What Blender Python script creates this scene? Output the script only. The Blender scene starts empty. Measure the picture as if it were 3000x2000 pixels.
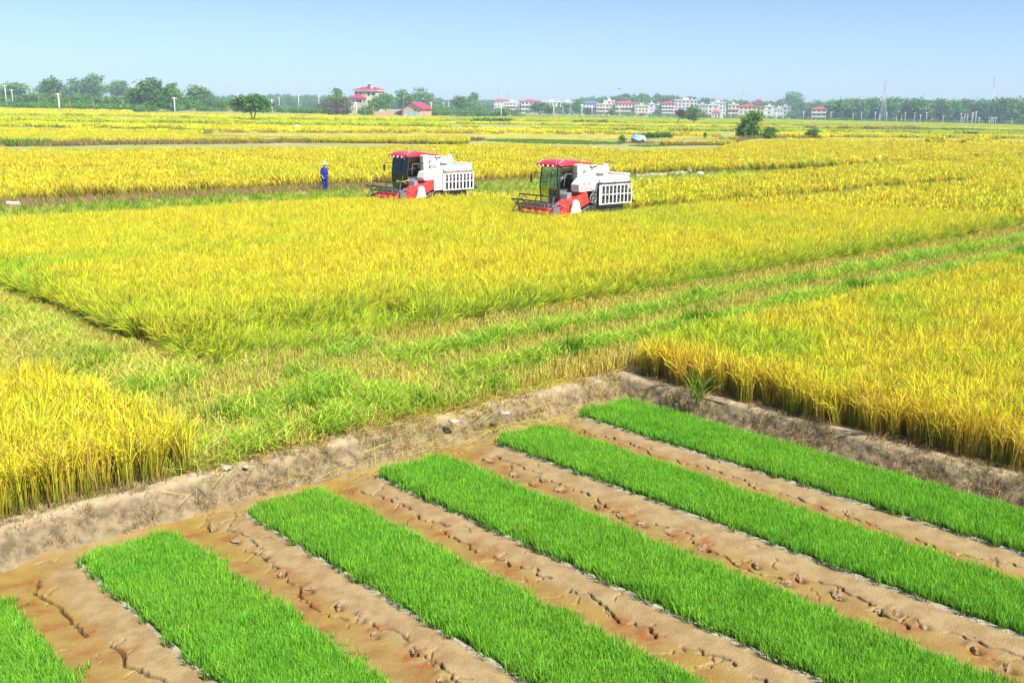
import bpy, bmesh, math, random
import numpy as np
from mathutils import Vector, Matrix

# ------------------------------------------------------------------ camera
scene = bpy.context.scene
F = 3000.0                      # focal length in pixels of the 3000 px wide photograph
PITCH = math.atan(685 / 3000)
ROLL = math.radians(0.6)
HC = 5.0                        # camera height above the paddy soil
cam_d = bpy.data.cameras.new("camera")
cam = bpy.data.objects.new("camera", cam_d)
scene.collection.objects.link(cam)
cam_d.sensor_width = 36.0
cam_d.lens = 36.0
cam_d.clip_start = 0.1
cam_d.clip_end = 6000
_cp, _sp = math.cos(PITCH), math.sin(PITCH)
_fwd = Vector((0, _cp, -_sp)); _up = Vector((0, _sp, _cp)); _rt = Vector((1, 0, 0))
_c, _s = math.cos(ROLL), math.sin(ROLL)
_rt2 = _rt * _c + _up * _s
_up2 = _up * _c - _rt * _s
_m = Matrix((_rt2, _up2, -_fwd)).transposed().to_4x4()
_m.translation = Vector((0, 0, HC))
cam.matrix_world = _m
scene.camera = cam

# ------------------------------------------------------------------ light
SUN_EL, SUN_AZ = math.radians(48), math.radians(136)     # azimuth clockwise from +Y
sun_dir = Vector((math.sin(SUN_AZ) * math.cos(SUN_EL), math.cos(SUN_AZ) * math.cos(SUN_EL), math.sin(SUN_EL)))
world = bpy.data.worlds.new("World")
scene.world = world
world.use_nodes = True
wn = world.node_tree
sky = wn.nodes.new("ShaderNodeTexSky")
sky.sky_type = 'NISHITA'
sky.sun_disc = False
sky.sun_elevation = SUN_EL
sky.sun_rotation = SUN_AZ
sky.altitude = 0
sky.air_density = 0.6
sky.dust_density = 0.5
sky.ozone_density = 4.0
bg = wn.nodes["Background"]
bg.inputs["Strength"].default_value = 0.078
wn.links.new(sky.outputs[0], bg.inputs["Color"])
sun_d = bpy.data.lights.new("sun", 'SUN')
sun_d.energy = 5.0
sun_d.angle = math.radians(0.53)
sun_d.color = (1.0, 0.97, 0.91)
sun = bpy.data.objects.new("sun", sun_d)
scene.collection.objects.link(sun)
sun.rotation_euler = (-sun_dir).to_track_quat('-Z', 'Y').to_euler()
scene.view_settings.view_transform = 'Standard'
scene.view_settings.look = 'None'
scene.view_settings.exposure = 1.1
scene.view_settings.gamma = 1.0
scene.view_settings.use_curve_mapping = False
scene.cycles.max_bounces = 6
scene.cycles.diffuse_bounces = 3
scene.cycles.glossy_bounces = 2
scene.cycles.transmission_bounces = 4
scene.cycles.transparent_max_bounces = 8
scene.cycles.volume_bounces = 0
scene.cycles.use_denoising = True
scene.cycles.sample_clamp_indirect = 6.0

# ------------------------------------------------------------------ layout helpers
COL = scene.collection
rng = np.random.default_rng(11)
random.seed(5)
PI = math.pi

def smooth(a, b, x):
    t = np.clip((x - a) / (b - a), 0, 1)
    return t * t * (3 - 2 * t)

def Z(x, y):
    """terrain: flat paddies near by, the plain falls gently to the right far away"""
    x = np.asarray(x, float); y = np.asarray(y, float)
    r = np.hypot(x, y)
    return -0.0105 * np.clip(x, -460, 460) * smooth(70, 300, r)

def ray(px, py):
    u = (px - 1500) / F; v = (1000 - py) / F
    u, v = u * _c - v * _s, u * _s + v * _c
    return np.array([u, _cp + v * _sp, -_sp + v * _cp])

def G(px, py, z=0.0):
    d = ray(px, py); k = (z - HC) / d[2]
    return np.array([d[0] * k, d[1] * k, z])

def U(px, py, dz=0.0):
    """pixel of the photograph -> point on the terrain (dz above it)"""
    z = dz
    p = G(px, py, z)
    for _ in range(25):
        z = 0.5 * z + 0.5 * (float(Z(p[0], p[1])) + dz)
        p = G(px, py, z)
    return p

def at(px, py, d):
    r = ray(px, py); k = d / math.hypot(r[0], r[1])
    return np.array([r[0] * k, r[1] * k, HC + r[2] * k])

def hgt(px, ytop, base):
    d = math.hypot(base[0], base[1])
    return float(at(px, ytop, d)[2] - base[2])

# paddy axes: A runs along the rows to the far right, B down to the near right; origin = corner of the nursery
_a = math.radians(47.5)
AX = np.array([math.sin(_a), math.cos(_a)])
BX = np.array([math.sin(_a + PI / 2), math.cos(_a + PI / 2)])
CO = np.array([2.37, 18.5])
def W(s, t):
    s = np.asarray(s, float); t = np.asarray(t, float)
    return CO[0] - s * AX[0] + t * BX[0], CO[1] - s * AX[1] + t * BX[1]
def ST(x, y):
    dx = np.asarray(x, float) - CO[0]; dy = np.asarray(y, float) - CO[1]
    return -(dx * AX[0] + dy * AX[1]), dx * BX[0] + dy * BX[1]

def vnoise(x, y, scale, seed=0):
    """smooth value noise in 0..1"""
    x = np.asarray(x, float) / scale; y = np.asarray(y, float) / scale
    xi = np.floor(x).astype(np.int64); yi = np.floor(y).astype(np.int64)
    fx = x - xi; fy = y - yi
    fx = fx * fx * (3 - 2 * fx); fy = fy * fy * (3 - 2 * fy)
    def h(i, j):
        n = (i * 374761393 + j * 668265263 + seed * 1442695041) & 0x7fffffff
        n = ((n ^ (n >> 13)) * 1274126177) & 0x7fffffff
        n = n ^ (n >> 16)
        return (n & 0xffff) / 65535.0
    return (h(xi, yi) * (1 - fx) + h(xi + 1, yi) * fx) * (1 - fy) + (h(xi, yi + 1) * (1 - fx) + h(xi + 1, yi + 1) * fx) * fy
def fbm(x, y, scale, seed=0, n=3):
    v = 0; a = 0.5; tot = 0
    for k in range(n):
        v = v + a * vnoise(x, y, scale / 2 ** k, seed + k * 17); tot += a; a *= 0.5
    return v / tot

def inpoly(x, y, poly):
    inside = np.zeros(len(x), bool)
    n = len(poly)
    for i in range(n):
        x0, y0 = poly[i]; x1, y1 = poly[(i + 1) % n]
        c = ((y0 > y) != (y1 > y))
        with np.errstate(divide='ignore', invalid='ignore'):
            xc = (x1 - x0) * (y - y0) / (y1 - y0 if y1 != y0 else 1e-9) + x0
        inside ^= c & (x < xc)
    return inside

def in_view(x, y, m=5.0):
    return (y > 2) & (np.abs(x) < 0.54 * y + m)

# ------------------------------------------------------------------ object helpers
def tag(o, label=None, cat=None, group=None, kind=None):
    if label: o["label"] = label
    if cat: o["category"] = cat
    if group: o["group"] = group
    if kind: o["kind"] = kind
    return o

def link(o, parent=None):
    COL.objects.link(o)
    if parent is not None: o.parent = parent
    return o

def empty(name, loc=(0, 0, 0), rz=0.0):
    o = bpy.data.objects.new(name, None)
    o.empty_display_size = 0.2
    o.location = loc; o.rotation_euler = (0, 0, rz)
    return link(o)

def copy_tree(o, parent=None):
    c = o.copy()
    COL.objects.link(c)
    c.parent = parent
    for ch in list(o.children):
        copy_tree(ch, c)
    return c

def np_mesh(name, V, Fc, mats=(), smooth_shade=False, attrs=None, col=None):
    me = bpy.data.meshes.new(name)
    V = np.asarray(V, np.float32)
    if isinstance(Fc, np.ndarray):
        nf, k = Fc.shape
        me.vertices.add(len(V)); me.vertices.foreach_set("co", V.ravel())
        me.loops.add(nf * k); me.loops.foreach_set("vertex_index", Fc.astype(np.int32).ravel())
        me.polygons.add(nf)
        me.polygons.foreach_set("loop_start", np.arange(0, nf * k, k, dtype=np.int32))
        me.polygons.foreach_set("loop_total", np.full(nf, k, np.int32))
        me.update(calc_edges=True)
    else:
        me.from_pydata([tuple(map(float, v)) for v in V], [], Fc)
        me.update()
    for m in mats: me.materials.append(m)
    if smooth_shade:
        me.polygons.foreach_set("use_smooth", np.ones(len(me.polygons), bool))
    for k, a in (attrs or {}).items():
        at_ = me.attributes.new(k, 'FLOAT', 'POINT'); at_.data.foreach_set("value", np.asarray(a, np.float32))
    if col is not None:
        ca = me.attributes.new("col", 'FLOAT_COLOR', 'POINT')
        c4 = np.ones((len(V), 4), np.float32); c4[:, :3] = col
        ca.data.foreach_set("color", c4.ravel())
    return me

class MB:
    """collects simple solids; build() links them as ONE mesh object"""
    def __init__(s): s.v = []; s.f = []
    def add(s, vs, fs):
        b = len(s.v); s.v += [tuple(map(float, p)) for p in vs]; s.f += [tuple(b + i for i in f) for f in fs]; return s
    def box(s, x0, x1, y0, y1, z0, z1):
        return s.add([(x0,y0,z0),(x1,y0,z0),(x1,y1,z0),(x0,y1,z0),(x0,y0,z1),(x1,y0,z1),(x1,y1,z1),(x0,y1,z1)],
                     [(0,3,2,1),(4,5,6,7),(0,1,5,4),(1,2,6,5),(2,3,7,6),(3,0,4,7)])
    def hexa(s, p):   # 8 corners in box order
        return s.add(p, [(0,3,2,1),(4,5,6,7),(0,1,5,4),(1,2,6,5),(2,3,7,6),(3,0,4,7)])
    def prism(s, prof, y0, y1, axis='y'):
        """profile (x,z) extruded along y (or (y,z) along x)"""
        n = len(prof)
        if axis == 'y': vs = [(a, y0, b) for a, b in prof] + [(a, y1, b) for a, b in prof]
        elif axis == 'x': vs = [(y0, a, b) for a, b in prof] + [(y1, a, b) for a, b in prof]
        else: vs = [(a, b, y0) for a, b in prof] + [(a, b, y1) for a, b in prof]
        fs = [tuple(range(n)), tuple(range(2 * n - 1, n - 1, -1))]
        fs += [(i, i + n, (i + 1) % n + n, (i + 1) % n) for i in range(n)]
        return s.add(vs, fs)
    def tube(s, pts, r, n=8, cap=True):
        pts = [Vector(p) for p in pts]
        rs = r if isinstance(r, (list, tuple)) else [r] * len(pts)
        vs, fs = [], []
        ref = None
        for i, p in enumerate(pts):
            d = (pts[min(i + 1, len(pts) - 1)] - pts[max(i - 1, 0)]).normalized()
            if ref is None:
                ref = d.orthogonal().normalized()
            else:
                ref = (ref - d * ref.dot(d)).normalized()
            w = d.cross(ref)
            for k in range(n):
                a = 2 * PI * k / n
                vs.append(p + (ref * math.cos(a) + w * math.sin(a)) * rs[i])
        for i in range(len(pts) - 1):
            for k in range(n):
                fs.append((i * n + k, i * n + (k + 1) % n, (i + 1) * n + (k + 1) % n, (i + 1) * n + k))
        if cap:
            fs.append(tuple(range(n - 1, -1, -1))); fs.append(tuple((len(pts) - 1) * n + k for k in range(n)))
        return s.add(vs, fs)
    def build(s, name, mat, parent=None, bevel=0.0, smooth_shade=False, loc=None):
        me = bpy.data.meshes.new(name)
        me.from_pydata(s.v, [], s.f); me.update()
        bm = bmesh.new(); bm.from_mesh(me); bmesh.ops.recalc_face_normals(bm, faces=bm.faces); bm.to_mesh(me); bm.free()
        if mat: me.materials.append(mat)
        if smooth_shade:
            for p in me.polygons: p.use_smooth = True
        o = bpy.data.objects.new(name, me)
        if loc is not None: o.location = loc
        link(o, parent)
        if bevel:
            b = o.modifiers.new("bevel", 'BEVEL'); b.width = bevel; b.segments = 2; b.limit_method = 'ANGLE'; b.angle_limit = math.radians(40)
        return o

# ------------------------------------------------------------------ materials
def nodes_of(name):
    m = bpy.data.materials.new(name); m.use_nodes = True
    nt = m.node_tree
    return m, nt, nt.nodes, nt.links

def mat(name, col, rough=0.7, var=0.12, scale=2.0, col2=None, metal=0.0, spec=0.4, bump=0.0, bscale=None, detail=6.0, coat=0.0):
    m, nt, N, L = nodes_of(name)
    b = N["Principled BSDF"]
    b.inputs["Roughness"].default_value = rough
    b.inputs["Metallic"].default_value = metal
    b.inputs["Specular IOR Level"].default_value = spec
    b.inputs["Coat Weight"].default_value = coat
    geo = N.new("ShaderNodeNewGeometry")
    nz = N.new("ShaderNodeTexNoise"); nz.inputs["Scale"].default_value = scale; nz.inputs["Detail"].default_value = detail
    L.new(geo.outputs["Position"], nz.inputs["Vector"])
    mx = N.new("ShaderNodeMix"); mx.data_type = 'RGBA'
    c2 = col2 or tuple(c * (1 - 2 * var) for c in col)
    rp = N.new("ShaderNodeMapRange"); rp.inputs["From Min"].default_value = 0.35; rp.inputs["From Max"].default_value = 0.65
    L.new(nz.outputs["Fac"], rp.inputs["Value"]); L.new(rp.outputs["Result"], mx.inputs["Factor"])
    mx.inputs["A"].default_value = (*col, 1); mx.inputs["B"].default_value = (*c2, 1)
    L.new(mx.outputs["Result"], b.inputs["Base Color"])
    if bump:
        bp = N.new("ShaderNodeBump"); bp.inputs["Strength"].default_value = bump; bp.inputs["Distance"].default_value = 0.05
        n2 = N.new("ShaderNodeTexNoise"); n2.inputs["Scale"].default_value = bscale or scale * 4; n2.inputs["Detail"].default_value = 8
        L.new(geo.outputs["Position"], n2.inputs["Vector"]); L.new(n2.outputs["Fac"], bp.inputs["Height"]); L.new(bp.outputs["Normal"], b.inputs["Normal"])
    return m

def plant_mat(name, transl=0.35, rnd=0.22, gloss=0.0):
    """foliage: colour from the mesh, greener or browner from the instance's own value"""
    m, nt, N, L = nodes_of(name)
    out = N["Material Output"]
    N.remove(N["Principled BSDF"])
    ac = N.new("ShaderNodeAttribute"); ac.attribute_name = "col"
    ag = N.new("ShaderNodeAttribute"); ag.attribute_name = "g"; ag.attribute_type = 'INSTANCER'
    oi = N.new("ShaderNodeObjectInfo")
    def mixc(blend, fac=None, b=None):
        x = N.new("ShaderNodeMix"); x.data_type = 'RGBA'; x.blend_type = blend
        if fac is not None: x.inputs["Factor"].default_value = fac
        if b: x.inputs["B"].default_value = (*b, 1)
        return x
    def mth(op, b=None, clamp=False):
        x = N.new("ShaderNodeMath"); x.operation = op; x.use_clamp = clamp
        if b is not None: x.inputs[1].default_value = b
        return x
    gn = mth('MULTIPLY', -1.0, True); L.new(ag.outputs["Fac"], gn.inputs[0])
    gp = mth('MULTIPLY', 1.0, True); L.new(ag.outputs["Fac"], gp.inputs[0])
    m1 = mixc('MULTIPLY', b=(0.45, 0.85, 0.8)); L.new(gn.outputs[0], m1.inputs["Factor"]); L.new(ac.outputs["Color"], m1.inputs["A"])
    m2 = mixc('MULTIPLY', b=(1.0, 0.80, 1.0)); L.new(gp.outputs[0], m2.inputs["Factor"]); L.new(m1.outputs["Result"], m2.inputs["A"])
    mr = N.new("ShaderNodeMapRange"); mr.inputs["To Min"].default_value = 1 - rnd; mr.inputs["To Max"].default_value = 1 + rnd * 0.6
    L.new(oi.outputs["Random"], mr.inputs["Value"])
    hs = N.new("ShaderNodeHueSaturation"); L.new(m2.outputs["Result"], hs.inputs["Color"]); L.new(mr.outputs["Result"], hs.inputs["Value"])
    df = N.new("ShaderNodeBsdfDiffuse"); tr = N.new("ShaderNodeBsdfTranslucent"); ms = N.new("ShaderNodeMixShader")
    ms.inputs[0].default_value = transl
    L.new(hs.outputs["Color"], df.inputs["Color"]); L.new(hs.outputs["Color"], tr.inputs["Color"])
    L.new(df.outputs[0], ms.inputs[1]); L.new(tr.outputs[0], ms.inputs[2])
    L.new(ms.outputs[0], out.inputs["Surface"])
    return m

M_PLANT = plant_mat("crop_leaves", 0.28)
M_TREE = plant_mat("tree_leaves", 0.25, 0.18)
M_SEED = plant_mat("seedling_leaves", 0.32, 0.18)

# ------------------------------------------------------------------ blades
def blades(r, pos, az, th0, th1, L, w, segs=3, power=1.5, col0=(0.4, 0.4, 0.1), col1=(0.4, 0.4, 0.1), cvar=0.12, wprof=None, twist=None):
    """n curved strips at once; returns verts, quads, colours"""
    n = len(az)
    k = segs + 1
    u = np.linspace(0, 1, k)
    th = th0[:, None] + th1[:, None] * u[None, :] ** power
    ds = L[:, None] / segs
    tm = (th[:, 1:] + th[:, :-1]) / 2
    hx = np.concatenate([np.zeros((n, 1)), np.cumsum(np.sin(tm) * ds, 1)], 1)
    hz = np.concatenate([np.zeros((n, 1)), np.cumsum(np.cos(tm) * ds, 1)], 1)
    P = np.zeros((n, k, 3))
    P[..., 0] = pos[:, 0:1] + hx * np.cos(az)[:, None]
    P[..., 1] = pos[:, 1:2] + hx * np.sin(az)[:, None]
    P[..., 2] = pos[:, 2:3] + hz
    tw = (r.uniform(0, 2 * PI, n) if twist is None else az + PI / 2 + r.normal(0, twist, n))
    sx, sy = np.cos(tw), np.sin(tw)
    if wprof is None: wprof = np.array([0.55, 1.0, 0.75, 0.12]) if segs == 3 else np.interp(u, [0, .35, .7, 1], [0.6, 1, .75, .12])
    ww = w[:, None] * wprof[None, :] * 0.5
    Lf = P.copy(); Rt = P.copy()
    Lf[..., 0] -= sx[:, None] * ww; Lf[..., 1] -= sy[:, None] * ww
    Rt[..., 0] += sx[:, None] * ww; Rt[..., 1] += sy[:, None] * ww
    V = np.stack([Lf, Rt], 2).reshape(-1, 3)
    idx = np.arange(n)[:, None] * (2 * k) + np.arange(segs)[None, :] * 2
    Q = np.stack([idx, idx + 1, idx + 3, idx + 2], -1).reshape(-1, 4)
    c0 = np.asarray(col0, float); c1 = np.asarray(col1, float)
    if c0.ndim == 1: c0 = np.tile(c0, (n, 1))
    if c1.ndim == 1: c1 = np.tile(c1, (n, 1))
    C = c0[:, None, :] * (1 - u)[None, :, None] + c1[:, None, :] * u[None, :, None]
    C = C * (1 + r.normal(0, cvar, (n, 1, 1)))
    C = np.repeat(C, 2, axis=1).reshape(-1, 3)
    return V, Q, np.clip(C, 0.005, 0.85)

def merge(parts):
    V, Q, C, b = [], [], [], 0
    for v, q, c in parts:
        V.append(v); Q.append(q + b); C.append(c); b += len(v)
    return np.concatenate(V), np.concatenate(Q), np.concatenate(C)

def variant_collection(name, metas, material):
    """unlinked collection of source meshes for scattering"""
    c = bpy.data.collections.new(name)
    for i, (v, q, cc) in enumerate(metas):
        me = np_mesh("%s_%02d" % (name, i), v, q, [material], col=cc)
        c.objects.link(bpy.data.objects.new("%s_%02d" % (name, i), me))
    return c

_GN = {}
def gn_for(coll):
    if coll.name in _GN: return _GN[coll.name]
    ng = bpy.data.node_groups.new("scatter_" + coll.name, 'GeometryNodeTree')
    ng.interface.new_socket("Geometry", in_out='INPUT', socket_type='NodeSocketGeometry')
    ng.interface.new_socket("Geometry", in_out='OUTPUT', socket_type='NodeSocketGeometry')
    N, L = ng.nodes, ng.links
    gi = N.new("NodeGroupInput"); go = N.new("NodeGroupOutput")
    ci = N.new("GeometryNodeCollectionInfo"); ci.inputs["Collection"].default_value = coll
    ci.inputs["Separate Children"].default_value = True; ci.inputs["Reset Children"].default_value = True
    ip = N.new("GeometryNodeInstanceOnPoints"); ip.inputs["Pick Instance"].default_value = True
    def na(n, t):
        x = N.new("GeometryNodeInputNamedAttribute"); x.data_type = t; x.inputs["Name"].default_value = n
        return [o for o in x.outputs if o.enabled and o.name == "Attribute"][0]
    e2r = N.new("FunctionNodeEulerToRotation")
    L.new(na("rot", 'FLOAT_VECTOR'), e2r.inputs[0])
    L.new(gi.outputs[0], ip.inputs["Points"]); L.new(ci.outputs[0], ip.inputs["Instance"])
    L.new(na("idx", 'INT'), ip.inputs["Instance Index"]); L.new(e2r.outputs[0], ip.inputs["Rotation"])
    L.new(na("scl", 'FLOAT_VECTOR'), ip.inputs["Scale"])
    L.new(ip.outputs[0], go.inputs[0])
    _GN[coll.name] = ng
    return ng

def euler_tilt(yaw, tilt, taz):
    """rotation: spin by yaw, then lean by tilt towards world azimuth taz (math angle)"""
    n = len(yaw)
    def Rz(a):
        c, s = np.cos(a), np.sin(a); R = np.zeros((n, 3, 3)); R[:, 0, 0] = c; R[:, 0, 1] = -s; R[:, 1, 0] = s; R[:, 1, 1] = c; R[:, 2, 2] = 1; return R
    def Ry(a):
        c, s = np.cos(a), np.sin(a); R = np.zeros((n, 3, 3)); R[:, 0, 0] = c; R[:, 0, 2] = s; R[:, 2, 0] = -s; R[:, 2, 2] = c; R[:, 1, 1] = 1; return R
    R = Rz(taz) @ Ry(tilt) @ Rz(yaw - taz)
    b = -np.arcsin(np.clip(R[:, 2, 0], -1, 1)); a = np.arctan2(R[:, 2, 1], R[:, 2, 2]); c = np.arctan2(R[:, 1, 0], R[:, 0, 0])
    return np.stack([a, b, c], 1)

def scatter(name, P, rot, scl, idx, coll, g=None, parent=None):
    n = len(P)
    me = bpy.data.meshes.new(name)
    me.vertices.add(n); me.vertices.foreach_set("co", np.asarray(P, np.float32).ravel())
    a = me.attributes.new("rot", 'FLOAT_VECTOR', 'POINT'); a.data.foreach_set("vector", np.asarray(rot, np.float32).ravel())
    if np.ndim(scl) == 1: scl = np.stack([scl] * 3, 1)
    a = me.attributes.new("scl", 'FLOAT_VECTOR', 'POINT'); a.data.foreach_set("vector", np.asarray(scl, np.float32).ravel())
    a = me.attributes.new("idx", 'INT', 'POINT'); a.data.foreach_set("value", np.asarray(idx, np.int32))
    a = me.attributes.new("g", 'FLOAT', 'POINT'); a.data.foreach_set("value", np.asarray(np.zeros(n) if g is None else g, np.float32))
    o = bpy.data.objects.new(name, me)
    link(o, parent)
    md = o.modifiers.new("scatter", 'NODES'); md.node_group = gn_for(coll)
    o["kind"] = "stuff"
    return o

def jgrid(x0, x1, y0, y1, d, r, jit=0.42):
    gx, gy = np.meshgrid(np.arange(x0, x1, d), np.arange(y0, y1, d))
    gx = gx.ravel() + r.uniform(-jit, jit, gx.size) * d; gy = gy.ravel() + r.uniform(-jit, jit, gy.size) * d
    return gx, gy

# ================================================================== SETTING: ground, nursery mud, banks
M_SOIL = mat("field_soil", (0.33, 0.29, 0.10), 0.95, col2=(0.20, 0.25, 0.05), scale=0.12, bump=0.5, bscale=6)

HS0, HS1, HT0, HT1 = -0.14, 17.0, -0.66, 24.0        # the sunken nursery in (s, t)
def axis(edge0, edge1):
    return np.unique(np.concatenate([np.arange(-1500, -300, 75), np.arange(-300, -40, 20), np.arange(-40, edge0 - 1, 4), [edge0],
                                     np.linspace(edge0, edge1, 6), np.arange(edge1 + 4, 60, 4), np.arange(60, 300, 20), np.arange(300, 1501, 75)]))
sa, ta = axis(HS0, HS1), axis(HT0, HT1)
SS, TT = np.meshgrid(sa, ta, indexing='ij')
gx, gy = W(SS, TT)
gz = Z(gx, gy)
ids = np.arange(SS.size).reshape(SS.shape)
Q = np.stack([ids[:-1, :-1], ids[:-1, 1:], ids[1:, 1:], ids[1:, :-1]], -1)
sm = (SS[:-1, :-1] + SS[1:, 1:]) / 2; tm = (TT[:-1, :-1] + TT[1:, 1:]) / 2
hole = (sm > HS0) & (sm < HS1) & (tm > HT0) & (tm < HT1)
me = np_mesh("ground", np.stack([gx.ravel(), gy.ravel(), gz.ravel()], 1), Q[~hole].reshape(-1, 4), [M_SOIL])
ground = link(bpy.data.objects.new("ground", me)); ground["kind"] = "structure"

# seedling beds: (right edge s, left edge s)
BEDS = [(11.43, 12.60), (9.28, 10.42), (7.09, 8.22), (4.93, 6.11), (2.63, 3.76), (0.38, 1.66)]
BED_T0 = [0.75, 0.34, 0.28, 0.26, 0.24, 0.05]
MUD_Z = -0.33
CL = [(620,1540),(690,1580),(775,1625),(820,1675),(905,1720),(990,1770),(1055,1805),(1095,1850),(1205,1900),(1290,1980),
      (1430,1345),(1505,1385),(1555,1412),(1585,1400),(1640,1430),(1745,1475),(1815,1505),(1880,1530),(1958,1555),(2060,1600),(2210,1650),(2300,1700),(2450,1740),(2570,1785),(2700,1825),(2850,1895),(2950,1950),(2620,1790),(2340,1690)]
# ---- mud with real furrows, footprints and cracks
def mud_mesh():
    r = np.random.default_rng(3)
    strips = [(10.42, 11.43), (8.22, 9.28), (6.11, 7.09), (3.76, 4.93), (1.66, 2.63), (-0.2, 0.38), (12.6, 13.6)]
    sl = [np.arange(-0.25, 0.38, 0.04)]
    for a, b in strips[:5]: sl.append(np.arange(a, b, 0.0125))
    for a, b in BEDS: sl.append(np.arange(a, b, 0.11))
    sl.append(np.arange(12.6, 17.3, 0.15))
    sv = np.unique(np.concatenate(sl).round(4))
    tv = np.unique(np.concatenate([np.arange(-0.75, 0.9, 0.02), np.arange(0.9, 9.6, 0.0145), np.arange(9.6, 24.3, 0.3)]).round(4))
    S, T = np.meshgrid(sv, tv, indexing='ij')
    H = np.full(S.shape, MUD_Z)
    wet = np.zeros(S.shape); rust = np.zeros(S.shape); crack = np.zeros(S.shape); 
    H += 0.016 * (fbm(S, T, 0.9, 4) - 0.5) + 0.006 * (fbm(S, T, 0.16, 9) - 0.5)
    # headland furrow along the bank, wet
    head = np.exp(-((T - 0.05) / 0.28) ** 2)
    H -= 0.03 * head; wet += 0.6 * head
    def blob(s, t, rs, tt, amp, arr):
        i0, i1 = np.searchsorted(sv, [s - 3 * rs, s + 3 * rs]); j0, j1 = np.searchsorted(tv, [t - 3 * tt, t + 3 * tt])
        if i1 <= i0 or j1 <= j0: return
        w = np.exp(-((S[i0:i1, j0:j1] - s) / rs) ** 2 - ((T[i0:i1, j0:j1] - t) / tt) ** 2)
        arr[i0:i1, j0:j1] += amp * w
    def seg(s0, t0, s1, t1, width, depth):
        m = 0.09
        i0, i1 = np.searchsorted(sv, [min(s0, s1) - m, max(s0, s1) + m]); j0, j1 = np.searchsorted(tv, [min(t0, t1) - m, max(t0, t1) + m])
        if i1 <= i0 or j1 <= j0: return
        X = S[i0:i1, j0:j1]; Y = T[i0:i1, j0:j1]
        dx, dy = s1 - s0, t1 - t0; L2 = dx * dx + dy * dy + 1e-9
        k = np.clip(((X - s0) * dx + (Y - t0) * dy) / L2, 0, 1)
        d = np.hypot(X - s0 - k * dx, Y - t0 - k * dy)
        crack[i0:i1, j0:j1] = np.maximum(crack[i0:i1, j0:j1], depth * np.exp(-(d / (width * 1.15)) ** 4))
    def crackline(s, t, ang, length, width, depth, smin, smax, branch=True):
        n = int(length / 0.06); 
        for k in range(n):
            a = ang + r.normal(0, 0.55)
            s1 = min(max(s + 0.06 * math.sin(a), smin), smax); t1 = t + 0.06 * math.cos(a)
            wk = width * (0.7 + 0.6 * abs(math.sin(k * 0.37 + s * 9)))
            if r.random() > 0.05: seg(s, t, s1, t1, wk, depth)
            if branch and r.random() < 0.10:
                crackline(s1, t1, ang + r.choice([-1, 1]) * r.uniform(0.8, 1.6), r.uniform(0.12, 0.35), width * 0.6, depth * 0.7, smin, smax, False)
            s, t = s1, t1
    for q, (a, b) in enumerate(strips[:6]):
        wdt = b - a
        u = (S - a) / wdt
        ins = (u > -0.02) & (u < 1.02)
        prof = 0.03 * np.exp(-((u - 0.08) / 0.22) ** 2) - 0.025 * np.exp(-((u - 0.62) / 0.26) ** 2)
        if q < 5:
            H += np.where(ins, prof, 0)
            wet += np.where(ins, 0.85 * smooth(0.30, 0.55, u) * (0.75 + 0.5 * fbm(S, T, 0.5, 30 + q)), 0)
            t = 0.3
            while t < 9.5:                                # trodden hollows with rusty sediment
                side = r.choice([0.5, 0.78])
                sc = a + wdt * (side + r.normal(0, 0.05))
                blob(sc, t, 0.10, 0.07, -0.005, H); blob(sc, t + 0.05, 0.19, 0.10, r.uniform(0.5, 1.5), rust); blob(sc + r.normal(0, 0.05), t - 0.05, 0.12, 0.06, r.uniform(0.2, 0.9), rust)
                blob(sc, t - 0.16, 0.10, 0.05, 0.003, H)
                t += r.uniform(0.20, 0.42)
            # long cracks along the strip, broken into pieces
            t = 0.3 + r.uniform(0, 0.3); 
            wbig = [0.013, 0.010, 0.010, 0.010, 0.008][q]
            while t < 9.5:
                Ln = r.uniform(0.6, 2.2)
                crackline(a + wdt * r.uniform(0.36, 0.5), t, r.normal(0, 0.10), Ln, wbig, 0.075, a + wdt * 0.3, a + wdt * 0.62)
                t += Ln * r.uniform(0.85, 1.1)
            for _ in range(26):
                crackline(a + wdt * r.uniform(0.15, 0.95), r.uniform(0.2, 9.4), r.uniform(0, 2 * PI), r.uniform(0.12, 0.45), 0.008, 0.03, a, b, False)
    # cracks in the headland
    for _ in range(46):
        crackline(r.uniform(0.2, 13), r.uniform(-0.3, 0.25), PI / 2 + r.normal(0, 0.35), r.uniform(0.2, 0.7), 0.009, 0.035, -0.2, 14)
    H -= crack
    for px_, py_ in CL:                                   # boot holes
        hx, hy = ST(*G(px_, py_, MUD_Z)[:2]); hx, hy = float(hx), float(hy)
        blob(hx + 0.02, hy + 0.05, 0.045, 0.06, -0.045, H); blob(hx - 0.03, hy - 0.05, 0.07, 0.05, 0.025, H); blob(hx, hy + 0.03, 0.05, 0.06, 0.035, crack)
    x, y = W(S, T)
    n1, n2 = S.shape
    ids = np.arange(S.size).reshape(S.shape)
    Q = np.stack([ids[:-1, :-1], ids[:-1, 1:], ids[1:, 1:], ids[1:, :-1]], -1).reshape(-1, 4)
    return np.stack([x.ravel(), y.ravel(), H.ravel()], 1), Q, dict(wet=np.clip(wet, 0, 1).ravel(), rust=np.clip(rust, 0, 1.3).ravel(), crack=np.clip(crack / 0.06, 0, 1).ravel() * 0.9)

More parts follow.
